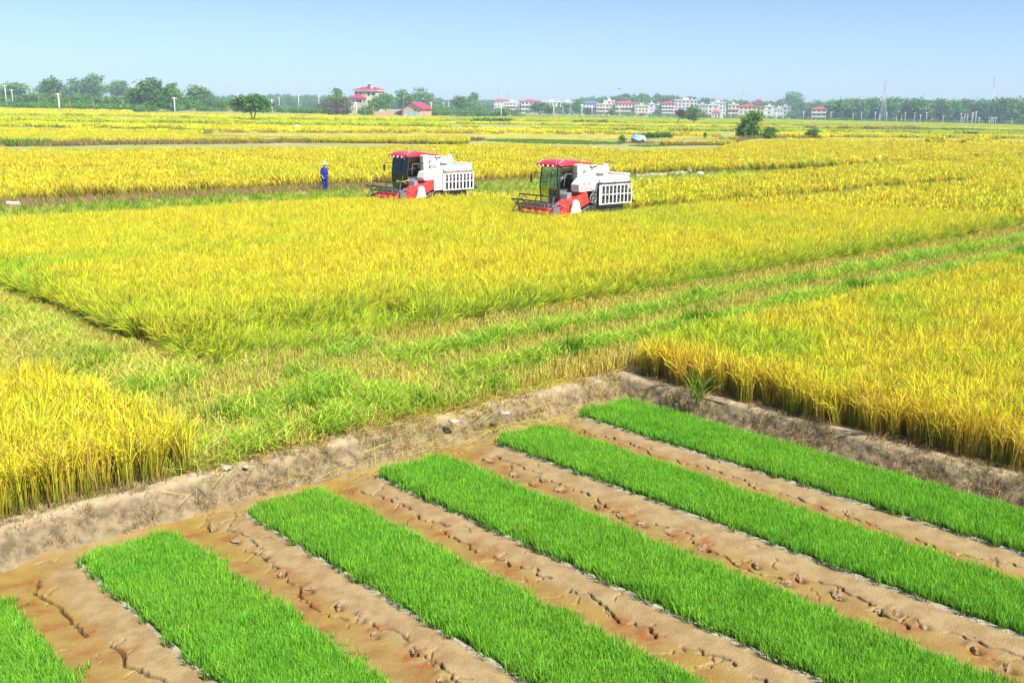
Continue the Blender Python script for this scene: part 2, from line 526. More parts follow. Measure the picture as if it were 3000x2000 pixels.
def mud_material():
    m, nt, N, L = nodes_of("nursery_mud")
    b = N["Principled BSDF"]
    def A(n):
        a = N.new("ShaderNodeAttribute"); a.attribute_name = n; return a.outputs["Fac"]
    geo = N.new("ShaderNodeNewGeometry")
    def noise(sc, det=5):
        n = N.new("ShaderNodeTexNoise"); n.inputs["Scale"].default_value = sc; n.inputs["Detail"].default_value = det; L.new(geo.outputs["Position"], n.inputs["Vector"]); return n.outputs["Fac"]
    def mix(a, bb, fac):
        x = N.new("ShaderNodeMix"); x.data_type = 'RGBA'
        for s_, v in (("A", a), ("B", bb)):
            if isinstance(v, tuple): x.inputs[s_].default_value = (*v, 1)
            else: L.new(v, x.inputs[s_])
        L.new(fac, x.inputs["Factor"]); return x.outputs["Result"]
    def rng_(v, a, bb):
        x = N.new("ShaderNodeMapRange"); x.inputs["From Min"].default_value = a; x.inputs["From Max"].default_value = bb; L.new(v, x.inputs["Value"]); return x.outputs["Result"]
    def mul(a, bb):
        x = N.new("ShaderNodeMath"); x.operation = 'MULTIPLY'; x.use_clamp = True; L.new(a, x.inputs[0])
        if isinstance(bb, float): x.inputs[1].default_value = bb
        else: L.new(bb, x.inputs[1])
        return x.outputs[0]
    dry = mix((0.285, 0.205, 0.095), (0.225, 0.15, 0.062), rng_(noise(5), 0.4, 0.62))
    wetc = mix((0.275, 0.18, 0.045), (0.22, 0.132, 0.032), rng_(noise(3.2), 0.4, 0.6))
    wetc = mix(wetc, (0.27, 0.18, 0.03), mul(rng_(noise(1.1, 3), 0.52, 0.68), 0.75))
    c = mix(dry, wetc, A("wet"))
    c = mix(c, (0.225, 0.092, 0.024), mul(A("rust"), rng_(noise(9), 0.32, 0.62)))
    c = mix(c, (0.07, 0.045, 0.02), A("crack"))  # shade inside the cracks and boot holes painted into the colour
    sp = mix(c, (0.20, 0.13, 0.06), mul(rng_(noise(60, 2), 0.66, 0.74), 0.6))
    L.new(sp, b.inputs["Base Color"])
    rr = N.new("ShaderNodeMapRange"); rr.inputs["To Min"].default_value = 0.85; rr.inputs["To Max"].default_value = 0.33
    L.new(A("wet"), rr.inputs["Value"]); L.new(rr.outputs["Result"], b.inputs["Roughness"])
    b.inputs["Specular IOR Level"].default_value = 0.35
    bp = N.new("ShaderNodeBump"); bp.inputs["Strength"].default_value = 0.6; bp.inputs["Distance"].default_value = 0.02
    L.new(noise(38, 8), bp.inputs["Height"]); L.new(bp.outputs["Normal"], b.inputs["Normal"])
    return m

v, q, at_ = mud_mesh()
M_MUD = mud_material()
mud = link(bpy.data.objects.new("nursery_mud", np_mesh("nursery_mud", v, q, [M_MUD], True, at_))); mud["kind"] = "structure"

# ---- clods thrown up by boots (parts of the mud)
M_CLOD = mat("clod_clay", (0.27, 0.19, 0.10), 0.8, scale=14, col2=(0.21, 0.145, 0.075), bump=0.6, bscale=40)
def clod_mesh(seed):
    r = np.random.default_rng(seed)
    bm = bmesh.new(); bmesh.ops.create_icosphere(bm, subdivisions=3, radius=1.0)
    ph = r.uniform(0, 6, 6)
    for vtx in bm.verts:
        p = vtx.co
        k = 1 + 0.22 * math.sin(3.1 * p.x + ph[0]) + 0.2 * math.sin(4.3 * p.y + ph[1]) + 0.16 * math.sin(6.5 * p.z + ph[2] + 2 * p.x)
        notch = 0.5 * math.exp(-((p.x - 0.15) / 0.22) ** 2) * max(0, p.z)
        vtx.co = Vector((p.x * 0.105 * k, p.y * 0.055 * k, (p.z * 0.75 * k - notch) * 0.07))
    me = bpy.data.meshes.new("clod"); bm.to_mesh(me); bm.free()
    me.materials.append(M_CLOD)
    for p in me.polygons: p.use_smooth = True
    return me
clods = [clod_mesh(k) for k in range(5)]
for i, (px, py) in enumerate(CL):
    p = G(px, py, MUD_Z)
    o = bpy.data.objects.new("clod", clods[i % 5]); link(o, mud)
    o.location = (p[0], p[1], MUD_Z - 0.022); o.rotation_euler = (random.uniform(-.2, .2), random.uniform(-.35, .35), random.uniform(0, 6.3))
    k = random.uniform(0.4, 0.7); o.scale = (k, k * random.uniform(0.8, 1.3), k * random.uniform(0.9, 1.6))

# ---- earth banks
def bank_material():
    m, nt, N, L = nodes_of("bank_earth")
    b = N["Principled BSDF"]; b.inputs["Roughness"].default_value = 0.95; b.inputs["Specular IOR Level"].default_value = 0.2
    a = N.new("ShaderNodeAttribute"); a.attribute_name = "face"
    geo = N.new("ShaderNodeNewGeometry")
    def noise(sc, det=6):
        n = N.new("ShaderNodeTexNoise"); n.inputs["Scale"].default_value = sc; n.inputs["Detail"].default_value = det; n.inputs["Roughness"].default_value = 0.65; L.new(geo.outputs["Position"], n.inputs["Vector"]); return n.outputs["Fac"]
    def rng_(v, lo, hi):
        x = N.new("ShaderNodeMapRange"); x.inputs["From Min"].default_value = lo; x.inputs["From Max"].default_value = hi; L.new(v, x.inputs["Value"]); return x.outputs["Result"]
    def mix(p, q_, f):
        x = N.new("ShaderNodeMix"); x.data_type = 'RGBA'
        for s_, v in (("A", p), ("B", q_)):
            if isinstance(v, tuple): x.inputs[s_].default_value = (*v, 1)
            else: L.new(v, x.inputs[s_])
        L.new(f, x.inputs["Factor"]); return x.outputs["Result"]
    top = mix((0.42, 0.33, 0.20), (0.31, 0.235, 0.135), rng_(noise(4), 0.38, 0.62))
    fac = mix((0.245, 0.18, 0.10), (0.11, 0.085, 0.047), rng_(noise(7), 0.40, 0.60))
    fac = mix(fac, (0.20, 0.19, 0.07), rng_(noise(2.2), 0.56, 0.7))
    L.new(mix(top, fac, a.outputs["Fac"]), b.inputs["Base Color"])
    bp = N.new("ShaderNodeBump"); bp.inputs["Strength"].default_value = 0.9; bp.inputs["Distance"].default_value = 0.03
    L.new(noise(22, 9), bp.inputs["Height"]); L.new(bp.outputs["Normal"], b.inputs["Normal"])
    return m
M_BANK = bank_material()
def bank(name, along, prof, fn, wob, seed):
    """prof: (across, z, face 0..1); along: values; fn(along, across) -> world"""
    pr = np.array(prof, float)
    d = np.concatenate([[0], np.cumsum(np.hypot(np.diff(pr[:, 0]), np.diff(pr[:, 1])))])
    dd = np.linspace(0, d[-1], 34)
    ac = np.interp(dd, d, pr[:, 0]); zz = np.interp(dd, d, pr[:, 1]); fc = np.interp(dd, d, pr[:, 2])
    Lg, K = np.meshgrid(along, np.arange(len(dd)), indexing='ij')
    wv = wob * (fbm(Lg, Lg * 0, 1.6, seed) - 0.5)
    edge = np.minimum(smooth(0, 0.1, dd / d[-1]), 1 - smooth(0.93, 1.0, dd / d[-1]))
    rough = 0.09 * (fbm(Lg * 1.0, dd[K] * 1.0, 0.30, seed + 3) - 0.5) * edge[K] + 0.05 * (fbm(Lg, dd[K], 0.08, seed + 5) - 0.5) * edge[K]
    across = ac[K] + wv + rough * fc[K]
    z = zz[K] + rough * (0.55 - 0.25 * fc[K])
    x, y = fn(Lg, across)
    ids = np.arange(Lg.size).reshape(Lg.shape)
    Q = np.stack([ids[:-1, :-1], ids[:-1, 1:], ids[1:, 1:], ids[1:, :-1]], -1).reshape(-1, 4)
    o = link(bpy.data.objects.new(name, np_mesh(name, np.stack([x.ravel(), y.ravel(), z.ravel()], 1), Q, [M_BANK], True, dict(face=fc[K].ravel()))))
    o["kind"] = "structure"
    return o
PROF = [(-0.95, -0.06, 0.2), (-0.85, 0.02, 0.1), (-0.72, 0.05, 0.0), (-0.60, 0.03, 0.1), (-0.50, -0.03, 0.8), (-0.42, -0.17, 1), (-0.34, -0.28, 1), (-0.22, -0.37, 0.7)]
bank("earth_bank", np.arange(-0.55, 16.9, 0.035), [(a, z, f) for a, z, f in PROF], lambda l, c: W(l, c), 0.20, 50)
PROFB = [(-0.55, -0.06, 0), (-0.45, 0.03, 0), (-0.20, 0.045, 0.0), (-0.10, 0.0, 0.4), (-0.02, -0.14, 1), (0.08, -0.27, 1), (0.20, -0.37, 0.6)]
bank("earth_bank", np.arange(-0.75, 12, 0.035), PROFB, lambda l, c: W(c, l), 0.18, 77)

# ---- seedling beds
def pick2(r, n):
    c = np.array([[0.27, 0.58, 0.045], [0.18, 0.48, 0.04], [0.38, 0.60, 0.08]]); return c[r.choice(3, n, p=[0.55, 0.37, 0.08])]
def seed_patch(seed, n=250, size=0.26, h=0.13):
    r = np.random.default_rng(seed)
    pos = np.zeros((n, 3)); pos[:, :2] = r.uniform(-size / 2, size / 2, (n, 2))
    L = h * r.uniform(0.65, 1.2, n)
    gcol = np.array([0.12, 0.36, 0.028]); tip = pick2(r, n)
    return blades(r, pos, r.uniform(0, 2 * PI, n), np.abs(r.normal(0, 0.16, n)), np.abs(r.normal(0.35, 0.5, n)), L, r.uniform(0.005, 0.009, n), 2, 1.5, gcol * 0.6, tip, 0.26, np.array([0.7, 1.0, 0.15]))
SEEDC = variant_collection("seedling_patch", [seed_patch(k) for k in range(6)] + [seed_patch(20 + k, 7, 0.07, 0.12) for k in range(3)], M_SEED)
M_MAT = mat("seedling_mat_soil", (0.10, 0.12, 0.035), 0.95, scale=12, col2=(0.06, 0.08, 0.02))
M_HUSK = mat("husk_edge", (0.56, 0.50, 0.37), 0.9, scale=60, col2=(0.34, 0.28, 0.17), bump=0.8, bscale=90)
bed_words = ["seedling bed cut by the frame, beyond the widest cracked mud strip", "seedling bed beside the widest cracked mud strip", "seedling bed between two trodden mud strips, second from the wide crack",
             "third seedling bed counted from the wide crack", "seedling bed next to the one along the short bank", "seedling bed along the bank below the dark edged rice"]
for bi, (sr, sl) in enumerate(BEDS):
    r = np.random.default_rng(100 + bi)
    t0 = BED_T0[bi]; t1 = 13.0
    cx, cy = W((sr + sl) / 2, t0)
    bed = empty("seedling_bed", (float(cx), float(cy), MUD_Z))
    tag(bed, bed_words[bi], "seedling bed", "green rice seedling beds in the nursery")
    def loc(s, t, z):
        x, y = W(s, t); return np.stack([x - cx, y - cy, np.zeros_like(x) + z - MUD_Z], -1)
    # soil mat
    tt = np.arange(t0, t1, 0.06)
    wl = sl + 0.035 * (fbm(tt, tt * 0, 0.7, bi) - 0.5) + 0.02 * (vnoise(tt, tt * 0, 0.12, bi + 5) - 0.5)
    wr = sr + 0.05 * (fbm(tt, tt * 0, 0.5, bi + 9) - 0.5)
    rows = np.stack([loc(wl + 0.015, tt, MUD_Z - 0.06), loc(wl, tt, MUD_Z + 0.045), loc((wl + wr) / 2, tt, MUD_Z + 0.05), loc(wr, tt, MUD_Z + 0.04), loc(wr - 0.02, tt, MUD_Z - 0.06)], 1)
    k = rows.shape[1]
    ids = np.arange(len(tt) * k).reshape(-1, k)
    Q = np.stack([ids[:-1, :-1], ids[:-1, 1:], ids[1:, 1:], ids[1:, :-1]], -1).reshape(-1, 4)
    cap = np.array([[ids[0, 0], ids[0, 1], ids[0, 2], ids[0, 2]]])
    link(bpy.data.objects.new("soil_mat", np_mesh("soil_mat", rows.reshape(-1, 3), Q, [M_MAT])), bed)
    # pale husk edge along the left side, lumpy
    et = np.arange(t0 + 0.02, t1, 0.02)
    off = 0.035 * (fbm(et, et * 0, 0.7, bi) - 0.5)
    wd = 0.012 + 0.055 * fbm(et, et * 0, 0.45, bi + 40) + 0.03 * vnoise(et, et * 0, 0.045, bi + 3)
    hz = 0.010 + 0.014 * vnoise(et, et * 0, 0.05, bi + 8)
    er = np.stack([loc(sl + off - 0.03, et, MUD_Z + 0.03), loc(sl + off + 0.005, et, MUD_Z + 0.045 + hz), loc(sl + off + wd * 0.6, et, MUD_Z + 0.030 + hz * 0.5), loc(sl + off + wd, et, MUD_Z - 0.0 + 0 * hz)], 1)
    k = 4; ids = np.arange(len(et) * k).reshape(-1, k)
    Q = np.stack([ids[:-1, :-1], ids[:-1, 1:], ids[1:, 1:], ids[1:, :-1]], -1).reshape(-1, 4)
    link(bpy.data.objects.new("husk_edge", np_mesh("husk_edge", er.reshape(-1, 3), Q, [M_HUSK])), bed)
    # dense seedlings
    cw = (sl - 0.10) - (sr + 0.10); nc_ = int(round(cw / 0.115)); cs_ = sr + 0.10 + cw * np.arange(nc_ + 1) / nc_
    gs_, gt_ = np.meshgrid(cs_, np.arange(t0 + 0.10, t1, 0.115))
    js_ = r.uniform(-0.055, 0.055, gs_.shape); js_[:, -1] = r.uniform(-0.045, 0.012, len(js_)); js_[:, 0] = r.uniform(-0.03, 0.05, len(js_))
    ps = (gs_ + js_).ravel(); pt = (gt_ + r.uniform(-0.055, 0.055, gt_.shape)).ravel()
    ok = in_view(*W(ps, pt), 3)
    ps, pt = ps[ok], pt[ok]
    n = len(ps)
    P = loc(ps, pt, MUD_Z + 0.045)
    g = (fbm(ps, pt, 1.1, 60 + bi) - 0.5) * 1.1 - 0.05 + 0.25 * (fbm(ps, pt, 0.25, 66 + bi) - 0.5)
    sc = r.uniform(0.85, 1.12, n)
    scl = np.stack([sc, sc, sc * r.uniform(0.82, 1.1, n) * (0.86 + 0.3 * fbm(ps, pt, 0.5, 80 + bi))], 1)
    scatter("seedlings", P, np.stack([np.zeros(n), np.zeros(n), r.uniform(0, 6.28, n)], 1), scl, r.integers(0, 6, n), SEEDC, g, bed)
    # stragglers in the mud along the right edge
    m = 950
    ps = sr - np.abs(r.normal(0, 0.11, m)) + 0.04; pt = r.uniform(t0 - 0.05, 10, m)
    keep = fbm(ps, pt, 0.6, 90 + bi) > 0.44
    ps, pt = ps[keep], pt[keep]; m = len(ps)
    if bi < 5 or True:
        scatter("stray_seedlings", loc(ps, pt, MUD_Z - 0.01), np.stack([np.zeros(m), np.zeros(m), r.uniform(0, 6.28, m)], 1), r.uniform(0.6, 1.0, m), r.integers(6, 9, m), SEEDC, np.full(m, 0.12), bed)

# ================================================================== CROPS
YEL = np.array([0.83, 0.74, 0.03]); GLD = np.array([0.78, 0.60, 0.05]); YG = np.array([0.54, 0.58, 0.035]); GRN = np.array([0.17, 0.34, 0.025]); TAN = np.array([0.50, 0.31, 0.10])
def pick(r, n, cols, w):
    k = r.choice(len(cols), n, p=np.array(w) / sum(w)); return np.array(cols)[k]

def rice_hill(seed, nl=24, npn=24, spread=0.038, wl=0.0085, wp=0.0125, far=False):
    r = np.random.default_rng(seed)
    def base(n):
        p = np.zeros((n, 3)); p[:, :2] = r.normal(0, spread, (n, 2)); return p
    pb = base(nl)
    lv = blades(r, pb, r.uniform(0, 2 * PI, nl), np.abs(r.normal(0.05, 0.07, nl)), np.abs(r.normal(0.14, 0.16, nl)), r.uniform(0.56, 0.86, nl), r.uniform(0.8, 1.3, nl) * wl, 3, 2.0,
                pick(r, nl, [TAN, GRN, YG * 0.7], [2, 4, 1]) * 0.55 if not far else YG * 0.9, pick(r, nl, [YEL, YG, GRN * 1.3, TAN], [5, 3, 1.7, 0.8] if not far else [7, 2, 0.3, 0.1]), 0.26)  # leaf and panicle bases coloured darker, painting in shade between plants
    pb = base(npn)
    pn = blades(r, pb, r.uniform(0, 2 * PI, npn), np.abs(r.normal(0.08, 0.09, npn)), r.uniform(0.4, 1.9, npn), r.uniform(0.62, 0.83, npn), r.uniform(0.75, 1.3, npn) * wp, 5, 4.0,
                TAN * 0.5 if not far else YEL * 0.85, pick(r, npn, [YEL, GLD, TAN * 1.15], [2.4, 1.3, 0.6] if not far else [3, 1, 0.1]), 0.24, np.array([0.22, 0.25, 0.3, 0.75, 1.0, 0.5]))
    return merge([lv, pn])
def rice_patch(seed, size, n, wmul, nl=5, npn=6):
    r = np.random.default_rng(seed)
    parts = []
    for k in range(n):
        v, q, c = rice_hill(seed * 997 + k, nl, npn, 0.07 * (1 + size * 0.05), 0.017 * wmul, 0.026 * wmul, size > 2)
        a = r.uniform(0, 6.28); ca, sa_ = math.cos(a), math.sin(a)
        v = v.copy(); x = v[:, 0] * ca - v[:, 1] * sa_; y = v[:, 0] * sa_ + v[:, 1] * ca
        v[:, 0] = x + r.uniform(-size / 2, size / 2); v[:, 1] = y + r.uniform(-size / 2, size / 2); v[:, 2] *= r.uniform(0.85, 1.1)
        parts.append((v, q, c))
    return merge(parts)
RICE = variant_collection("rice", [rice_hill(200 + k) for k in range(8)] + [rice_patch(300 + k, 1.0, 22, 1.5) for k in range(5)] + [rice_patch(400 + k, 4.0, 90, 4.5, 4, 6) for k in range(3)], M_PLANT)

def stubble_hill(seed):
    r = np.random.default_rng(seed)
    n = 16; p = np.zeros((n, 3)); p[:, :2] = r.normal(0, 0.045, (n, 2))
    st = blades(r, p, r.uniform(0, 6.28, n), np.abs(r.normal(0.08, 0.1, n)), r.uniform(0, 0.25, n), r.uniform(0.16, 0.36, n), r.uniform(0.009, 0.015, n), 2, 1, TAN * np.array([1.0, 0.88, 0.7]), pick(r, n, [np.array([0.66, 0.50, 0.15]), np.array([0.55, 0.50, 0.08])], [2, 1.4]), 0.15, np.array([1, 1, 0.8]))
    n2 = 4; p = np.zeros((n2, 3)); p[:, :2] = r.normal(0, 0.05, (n2, 2))
    lf = blades(r, p, r.uniform(0, 6.28, n2), r.uniform(0.1, 0.5, n2), r.uniform(0.3, 1.0, n2), r.uniform(0.2, 0.42, n2), r.uniform(0.008, 0.012, n2), 2, 1, GRN, YG, 0.15, np.array([0.8, 1, 0.2]))
    return merge([st, lf])
def straw_clump(seed, green=0.5, n=60, spread=0.13, L=0.27, rise=0.06):
    r = np.random.default_rng(seed)
    p = np.zeros((n, 3)); p[:, :2] = r.normal(0, spread, (n, 2)); p[:, 2] = np.abs(r.normal(0, rise, n))
    cols = [YG * np.array([0.75, 0.95, 0.9]), GRN * 1.1, np.array([0.62, 0.53, 0.10]), np.array([0.60, 0.47, 0.18])]
    w = [3, 0.9 * green * 2, 2.0, max(0.1, 1.6 * (1 - green) * 2)]
    c0 = pick(r, n, cols, w)
    return blades(r, p, r.uniform(0, 6.28, n), r.uniform(0.7, 1.5, n), r.uniform(-0.1, 0.8, n), L * r.uniform(0.5, 1.2, n), r.uniform(0.006, 0.011, n), 3, 1.2, c0, c0 * 1.05, 0.24, np.array([0.8, 1.0, 0.9, 0.3]))
def tuft(seed, n, h, cols, w, wd=0.014, spread=0.08, bend=0.6):
    r = np.random.default_rng(seed)
    p = np.zeros((n, 3)); p[:, :2] = r.normal(0, spread, (n, 2))
    c = pick(r, n, cols, w)
    return blades(r, p, r.uniform(0, 6.28, n), np.abs(r.normal(0.15, 0.2, n)), np.abs(r.normal(bend, 0.4, n)), h * r.uniform(0.5, 1.15, n), wd * r.uniform(0.7, 1.3, n), 3, 1.6, c * 0.75, c, 0.15)
BRN = np.array([0.34, 0.20, 0.09]); DRY = np.array([0.52, 0.38, 0.18]); WEED = np.array([0.13, 0.27, 0.03]); DK = np.array([0.12, 0.10, 0.04])
# 0-3 stubble, 4-7 straw green, 8-10 straw pale, 11-13 green grass tuft, 14-16 brown weeds, 17-19 dry short grass, 20-22 single strands, 23-25 stubble patch 1 m
def strands(seed, n=4, L=0.5):
    r = np.random.default_rng(seed)
    p = np.zeros((n, 3)); p[:, :2] = r.normal(0, 0.12, (n, 2)); p[:, 2] = 0.02
    c = pick(r, n, [np.array([0.70, 0.52, 0.08]), np.array([0.55, 0.50, 0.07]), np.array([0.60, 0.46, 0.2])], [2, 1, 1])
    return blades(r, p, r.normal(0.6, 0.8, n), r.uniform(1.25, 1.45, n), r.uniform(0.1, 0.35, n), L * r.uniform(0.5, 1.2, n), r.uniform(0.005, 0.009, n), 3, 1.0, c, c, 0.15, np.array([0.7, 1, 1, 0.4]))
def patch_of(fn, seed, size, n, wm=1.0):
    r = np.random.default_rng(seed); parts = []
    for k in range(n):
        v, q, c = fn(seed * 31 + k); v = v.copy(); 
        if wm != 1: v[:, :2] *= wm
        v[:, 0] += r.uniform(-size / 2, size / 2); v[:, 1] += r.uniform(-size / 2, size / 2); parts.append((v, q, c))
    return merge(parts)
weed3 = [BRN, DRY, WEED]
GRASS = variant_collection("grasses",
    [stubble_hill(k) for k in range(4)] + [straw_clump(10 + k, 1.4) for k in range(4)] + [straw_clump(20 + k, 0.3) for k in range(3)]
    + [tuft(30 + k, 26, 0.34, [WEED, GRN, YG], [3, 3, 1.5]) for k in range(3)] + [tuft(40 + k, 34, 0.6, [BRN, DRY, WEED], [4, 2, 1], 0.03, 0.15) for k in range(3)]
    + [tuft(50 + k, 22, 0.16, [DRY, DK, BRN], [4, 1.2, 0.5], 0.008, 0.06, 1.0) for k in range(3)] + [strands(60 + k) for k in range(3)]
    + [patch_of(lambda s_: straw_clump(s_, 0.12, 14, 0.2, 0.5, 0.04), 70 + k, 2.6, 36, 1.6) for k in range(3)]
    + [patch_of(lambda s_: tuft(s_, 16, 0.7, [WEED, GRN, DRY], [3, 3, 1.5], 0.07, 0.25), 80 + k, 2.2, 12) for k in range(3)]
    + [patch_of(lambda s_: tuft(s_, 16, 0.7, [BRN, DRY, WEED], [3, 2, 1], 0.07, 0.25), 90 + k, 2.2, 12) for k in range(3)], M_PLANT)
# 23-25 pale stubble patch, 26-28 green verge patch, 29-31 brown verge patch

# ---- where the two harvesters stand (needed so that no crop grows through them)
def harv_frame(px, py, yaw_off):
    f = -AX; a = math.atan2(f[1], f[0]) + yaw_off
    fx = np.array([math.cos(a), math.sin(a)]); ly = np.array([-fx[1], fx[0]])
    # (px,py) = photo pixel of the guard panel's lower front corner (local x -0.25, y 1.0, z 0.95)
    p = G(px, py, 0.95)[:2] - fx * (-0.25) - ly * 1.0
    return p, a, fx, ly
HARV = [harv_frame(1298, 559, math.radians(4)), harv_frame(1754, 601, 0.0)]
MAN = U(952, 563)[:2]

def harv_mask(x, y):
    """1 = under a machine, 2 = in the cut swath behind it"""
    r = np.zeros(len(x), int)
    for k, (o, a, fx, ly) in enumerate(HARV):
        lx = (x - o[0]) * fx[0] + (y - o[1]) * fx[1]; lyv = (x - o[0]) * ly[0] + (y - o[1]) * ly[1]
        r[(lx < -1.0) & (lx > (-40 if k else -14)) & (lyv < 1.15) & (lyv > -1.9)] = 2
        r[(lx < 2.05) & (lx > -2.7) & (lyv < 1.2) & (lyv > -1.2)] = 1
        r[(lx < 2.3) & (lx > 1.2) & (lyv < 1.15) & (lyv > -1.95)] = 1
    r[np.hypot(x - MAN[0], y - MAN[1]) < 0.4] = 1
    return r

def rice_field(name, poly, label, g0=0.0, seed=0, mod=None, gfun=None, hscale=1.0):
    """poly in world xy; finer plants near the camera, coarser far away"""
    poly = [tuple(p[:2]) for p in poly]
    r = np.random.default_rng(seed)
    xs = [p[0] for p in poly]; ys = [p[1] for p in poly]
    out = []
    for lo, hi, d, i0, i1 in ((0, 50, 0.155, 0, 8), (50, 170, 0.76, 8, 13), (170, 1100, 3.0, 13, 16)):
        x0, x1, y0, y1 = max(min(xs), -0.56 * min(hi, max(ys)) - 8), min(max(xs), 0.56 * min(hi, max(ys)) + 8), max(min(ys), 2), min(max(ys), hi)
        if x1 <= x0 or y1 <= y0: continue
        if d < 0.5:      # rows follow the paddy axes
            cs = [ST(a, b) for a, b in ((x0, y0), (x1, y0), (x1, y1), (x0, y1))]
            s_, t_ = jgrid(min(c[0] for c in cs), max(c[0] for c in cs), min(c[1] for c in cs), max(c[1] for c in cs), d, r, 0.34)
            x, y = W(s_, t_)
        else:
            x, y = jgrid(x0, x1, y0, y1, d, r)
        ok = in_view(x, y, 5 + d) ; x, y = x[ok], y[ok]
        rr = np.hypot(x, y); ok = (rr >= lo) & (rr < hi); x, y = x[ok], y[ok]
        ok = inpoly(x, y, poly); x, y = x[ok], y[ok]
        hm = harv_mask(x, y) if lo < 100 else np.zeros(len(x), int)
        ok = hm == 0; x, y = x[ok], y[ok]
        out.append((x, y, r.integers(i0, i1, len(x))))
    x = np.concatenate([o[0] for o in out]); y = np.concatenate([o[1] for o in out]); idx = np.concatenate([o[2] for o in out])
    n = len(x)
    g = g0 + 0.9 * (fbm(x, y, 7, seed + 1) - 0.5) + 0.5 * (fbm(x, y, 1.6, seed + 2) - 0.5) + r.normal(0, 0.10, n)
    g = np.where(np.hypot(x, y) > 120, g0 + 0.6 * (fbm(x * 0.35, y, 12, seed + 4) - 0.6) + r.normal(0, .05, n), g)
    if gfun is not None: g = g + gfun(x, y)
    tilt = np.abs(r.normal(0, 0.06, n)); taz = r.uniform(0, 6.28, n)
    sc = r.uniform(0.82, 1.12, n) * (0.92 + 0.14 * fbm(x, y, 3, seed + 6)) * hscale
    if mod is not None: x, y, g, tilt, taz, sc, idx = mod(x, y, g, tilt, taz, sc, idx, r)
    n = len(x)
    P = np.stack([x, y, Z(x, y) - 0.01], 1)
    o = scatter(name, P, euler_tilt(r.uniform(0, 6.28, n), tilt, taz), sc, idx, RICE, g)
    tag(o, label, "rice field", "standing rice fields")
    return o
def wpoly(st): return [tuple(float(c) for c in W(s_, t_)) for s_, t_ in st]
aA = math.atan2(AX[1], AX[0]); aB = math.atan2(BX[1], BX[0])

def mod_main(x, y, g, tilt, taz, sc, idx, r):
    s_, t_ = ST(x, y)
    # lodged corner and leaning edge beside the cut strip
    e = -5.75 + 0.5 * (fbm(s_, t_ * 0, 3, 8) - 0.5)
    lean = np.exp(-((t_ - e) / 0.7) ** 2) * (0.35 + 0.8 * fbm(s_, t_, 1.2, 33))
    corner = smooth(-9.0, -7.0, t_) * smooth(-1.5, 1.0, s_) * (0.6 + 0.8 * fbm(s_, t_, 1.0, 21))
    left = np.exp(-((s_ - 5.7) / 0.8) ** 2) * (0.3 + 0.5 * fbm(s_, t_, 1.1, 25)) * (t_ < -9)
    tl = np.maximum.reduce([lean * 0.95, corner * 1.15, left])
    # wind-laid patches far right
    far = smooth(-28, -34, t_) * smooth(-40, -55, s_) * smooth(0.45, 0.6, fbm(x, y, 6, 44)) * 0.9
    tl = np.maximum(tl, far)
    k = tl > 0.25
    tilt = np.where(k, np.clip(tl, 0, 1.25), tilt)
    dirn = np.where(left > np.maximum(lean, corner), aA + PI, aB + 0.5) + r.normal(0, 0.45, len(x)) + np.where(corner > 0.4, r.normal(0, 0.9, len(x)), 0)
    dirn = np.where(far > 0.25, aA + PI + 0.6 + r.normal(0, 0.3, len(x)), dirn)
    taz = np.where(k, dirn, taz)
    g = g - 0.6 * np.clip(np.maximum.reduce([lean, corner, left]), 0, 1) - 0.22 * smooth(-16, -6, t_) * smooth(12, -10, s_)
    # faint green wheel lines along the rows
    g = g - 0.35 * np.exp(-((t_ + 17 + 2 * fbm(s_, s_ * 0, 14, 3)) / 0.7) ** 2) * smooth(0.4, 0.6, fbm(s_, t_, 9, 13)) - 0.3 * np.exp(-((t_ + 11.5) / 0.5) ** 2) * smooth(0.4, 0.6, fbm(s_, t_, 7, 14))
    gap = (vnoise(s_, t_, 0.6, 71) > 0.86) & (corner > 0.35)
    return tuple(a[~gap] for a in (x, y, g, tilt, taz, sc, idx))
rice_field("rice_field", wpoly([(5.75, -5.85), (5.9, -30), (6.2, -30.0), (-10, -30.2), (-48, -30.5), (-75, -33.8), (-130, -34.6), (-130, -6.2), (-33, -6.1), (-17, -5.6), (-6, -5.7)]),
           "large yellow rice field in which both harvesters are cutting", -0.02, 1, mod_main)
def mod_edge(x, y, g, tilt, taz, sc, idx, r):
    s_, t_ = ST(x, y)
    e = np.exp(-((s_ + 0.35) / 0.35) ** 2)
    k = r.random(len(x)) < 1 - 0.35 * e * (vnoise(s_, t_, 0.5, 15) > 0.5)
    tilt = np.where(r.random(len(x)) < 0.5 * e, np.abs(r.normal(0.2, 0.15, len(x))), tilt); 
    g = g + 0.75 * np.exp(-((s_ + 0.3) / 0.7) ** 2) + 0.10 * (fbm(s_, t_, 0.8, 87))
    g = g - 0.8 * smooth(0.42, 0.6, fbm(x, y, 4.5, 64)) * smooth(-7, -15, s_) - 0.5 * smooth(0.58, 0.7, fbm(x, y, 2.2, 65)) 
    return tuple(a[k] for a in (x, y, g, tilt, taz, sc, idx))
rice_field("rice_field", wpoly([(-0.32, 0.30), (-0.34, 20), (-60, 20), (-60, -0.7), (-33, -0.65), (-10, -0.62), (-2.0, -0.55), (-0.5, -0.45)]),
           "golden rice field with a dark shaded edge along the short earth bank", 0.12, 2, mod_edge)
rice_field("rice_field", wpoly([(8.35, -0.78), (8.45, -3.2), (8.8, -5.6), (10.5, -6.2), (17, -6.0), (17, -0.78)]),
           "small tall yellow rice plot beside the long earth bank and cut strip", 0.06, 3, lambda x, y, g, ti, ta_, sc, i, r: (x, y, g - 0.1, ti, ta_, sc * 1.06, i))

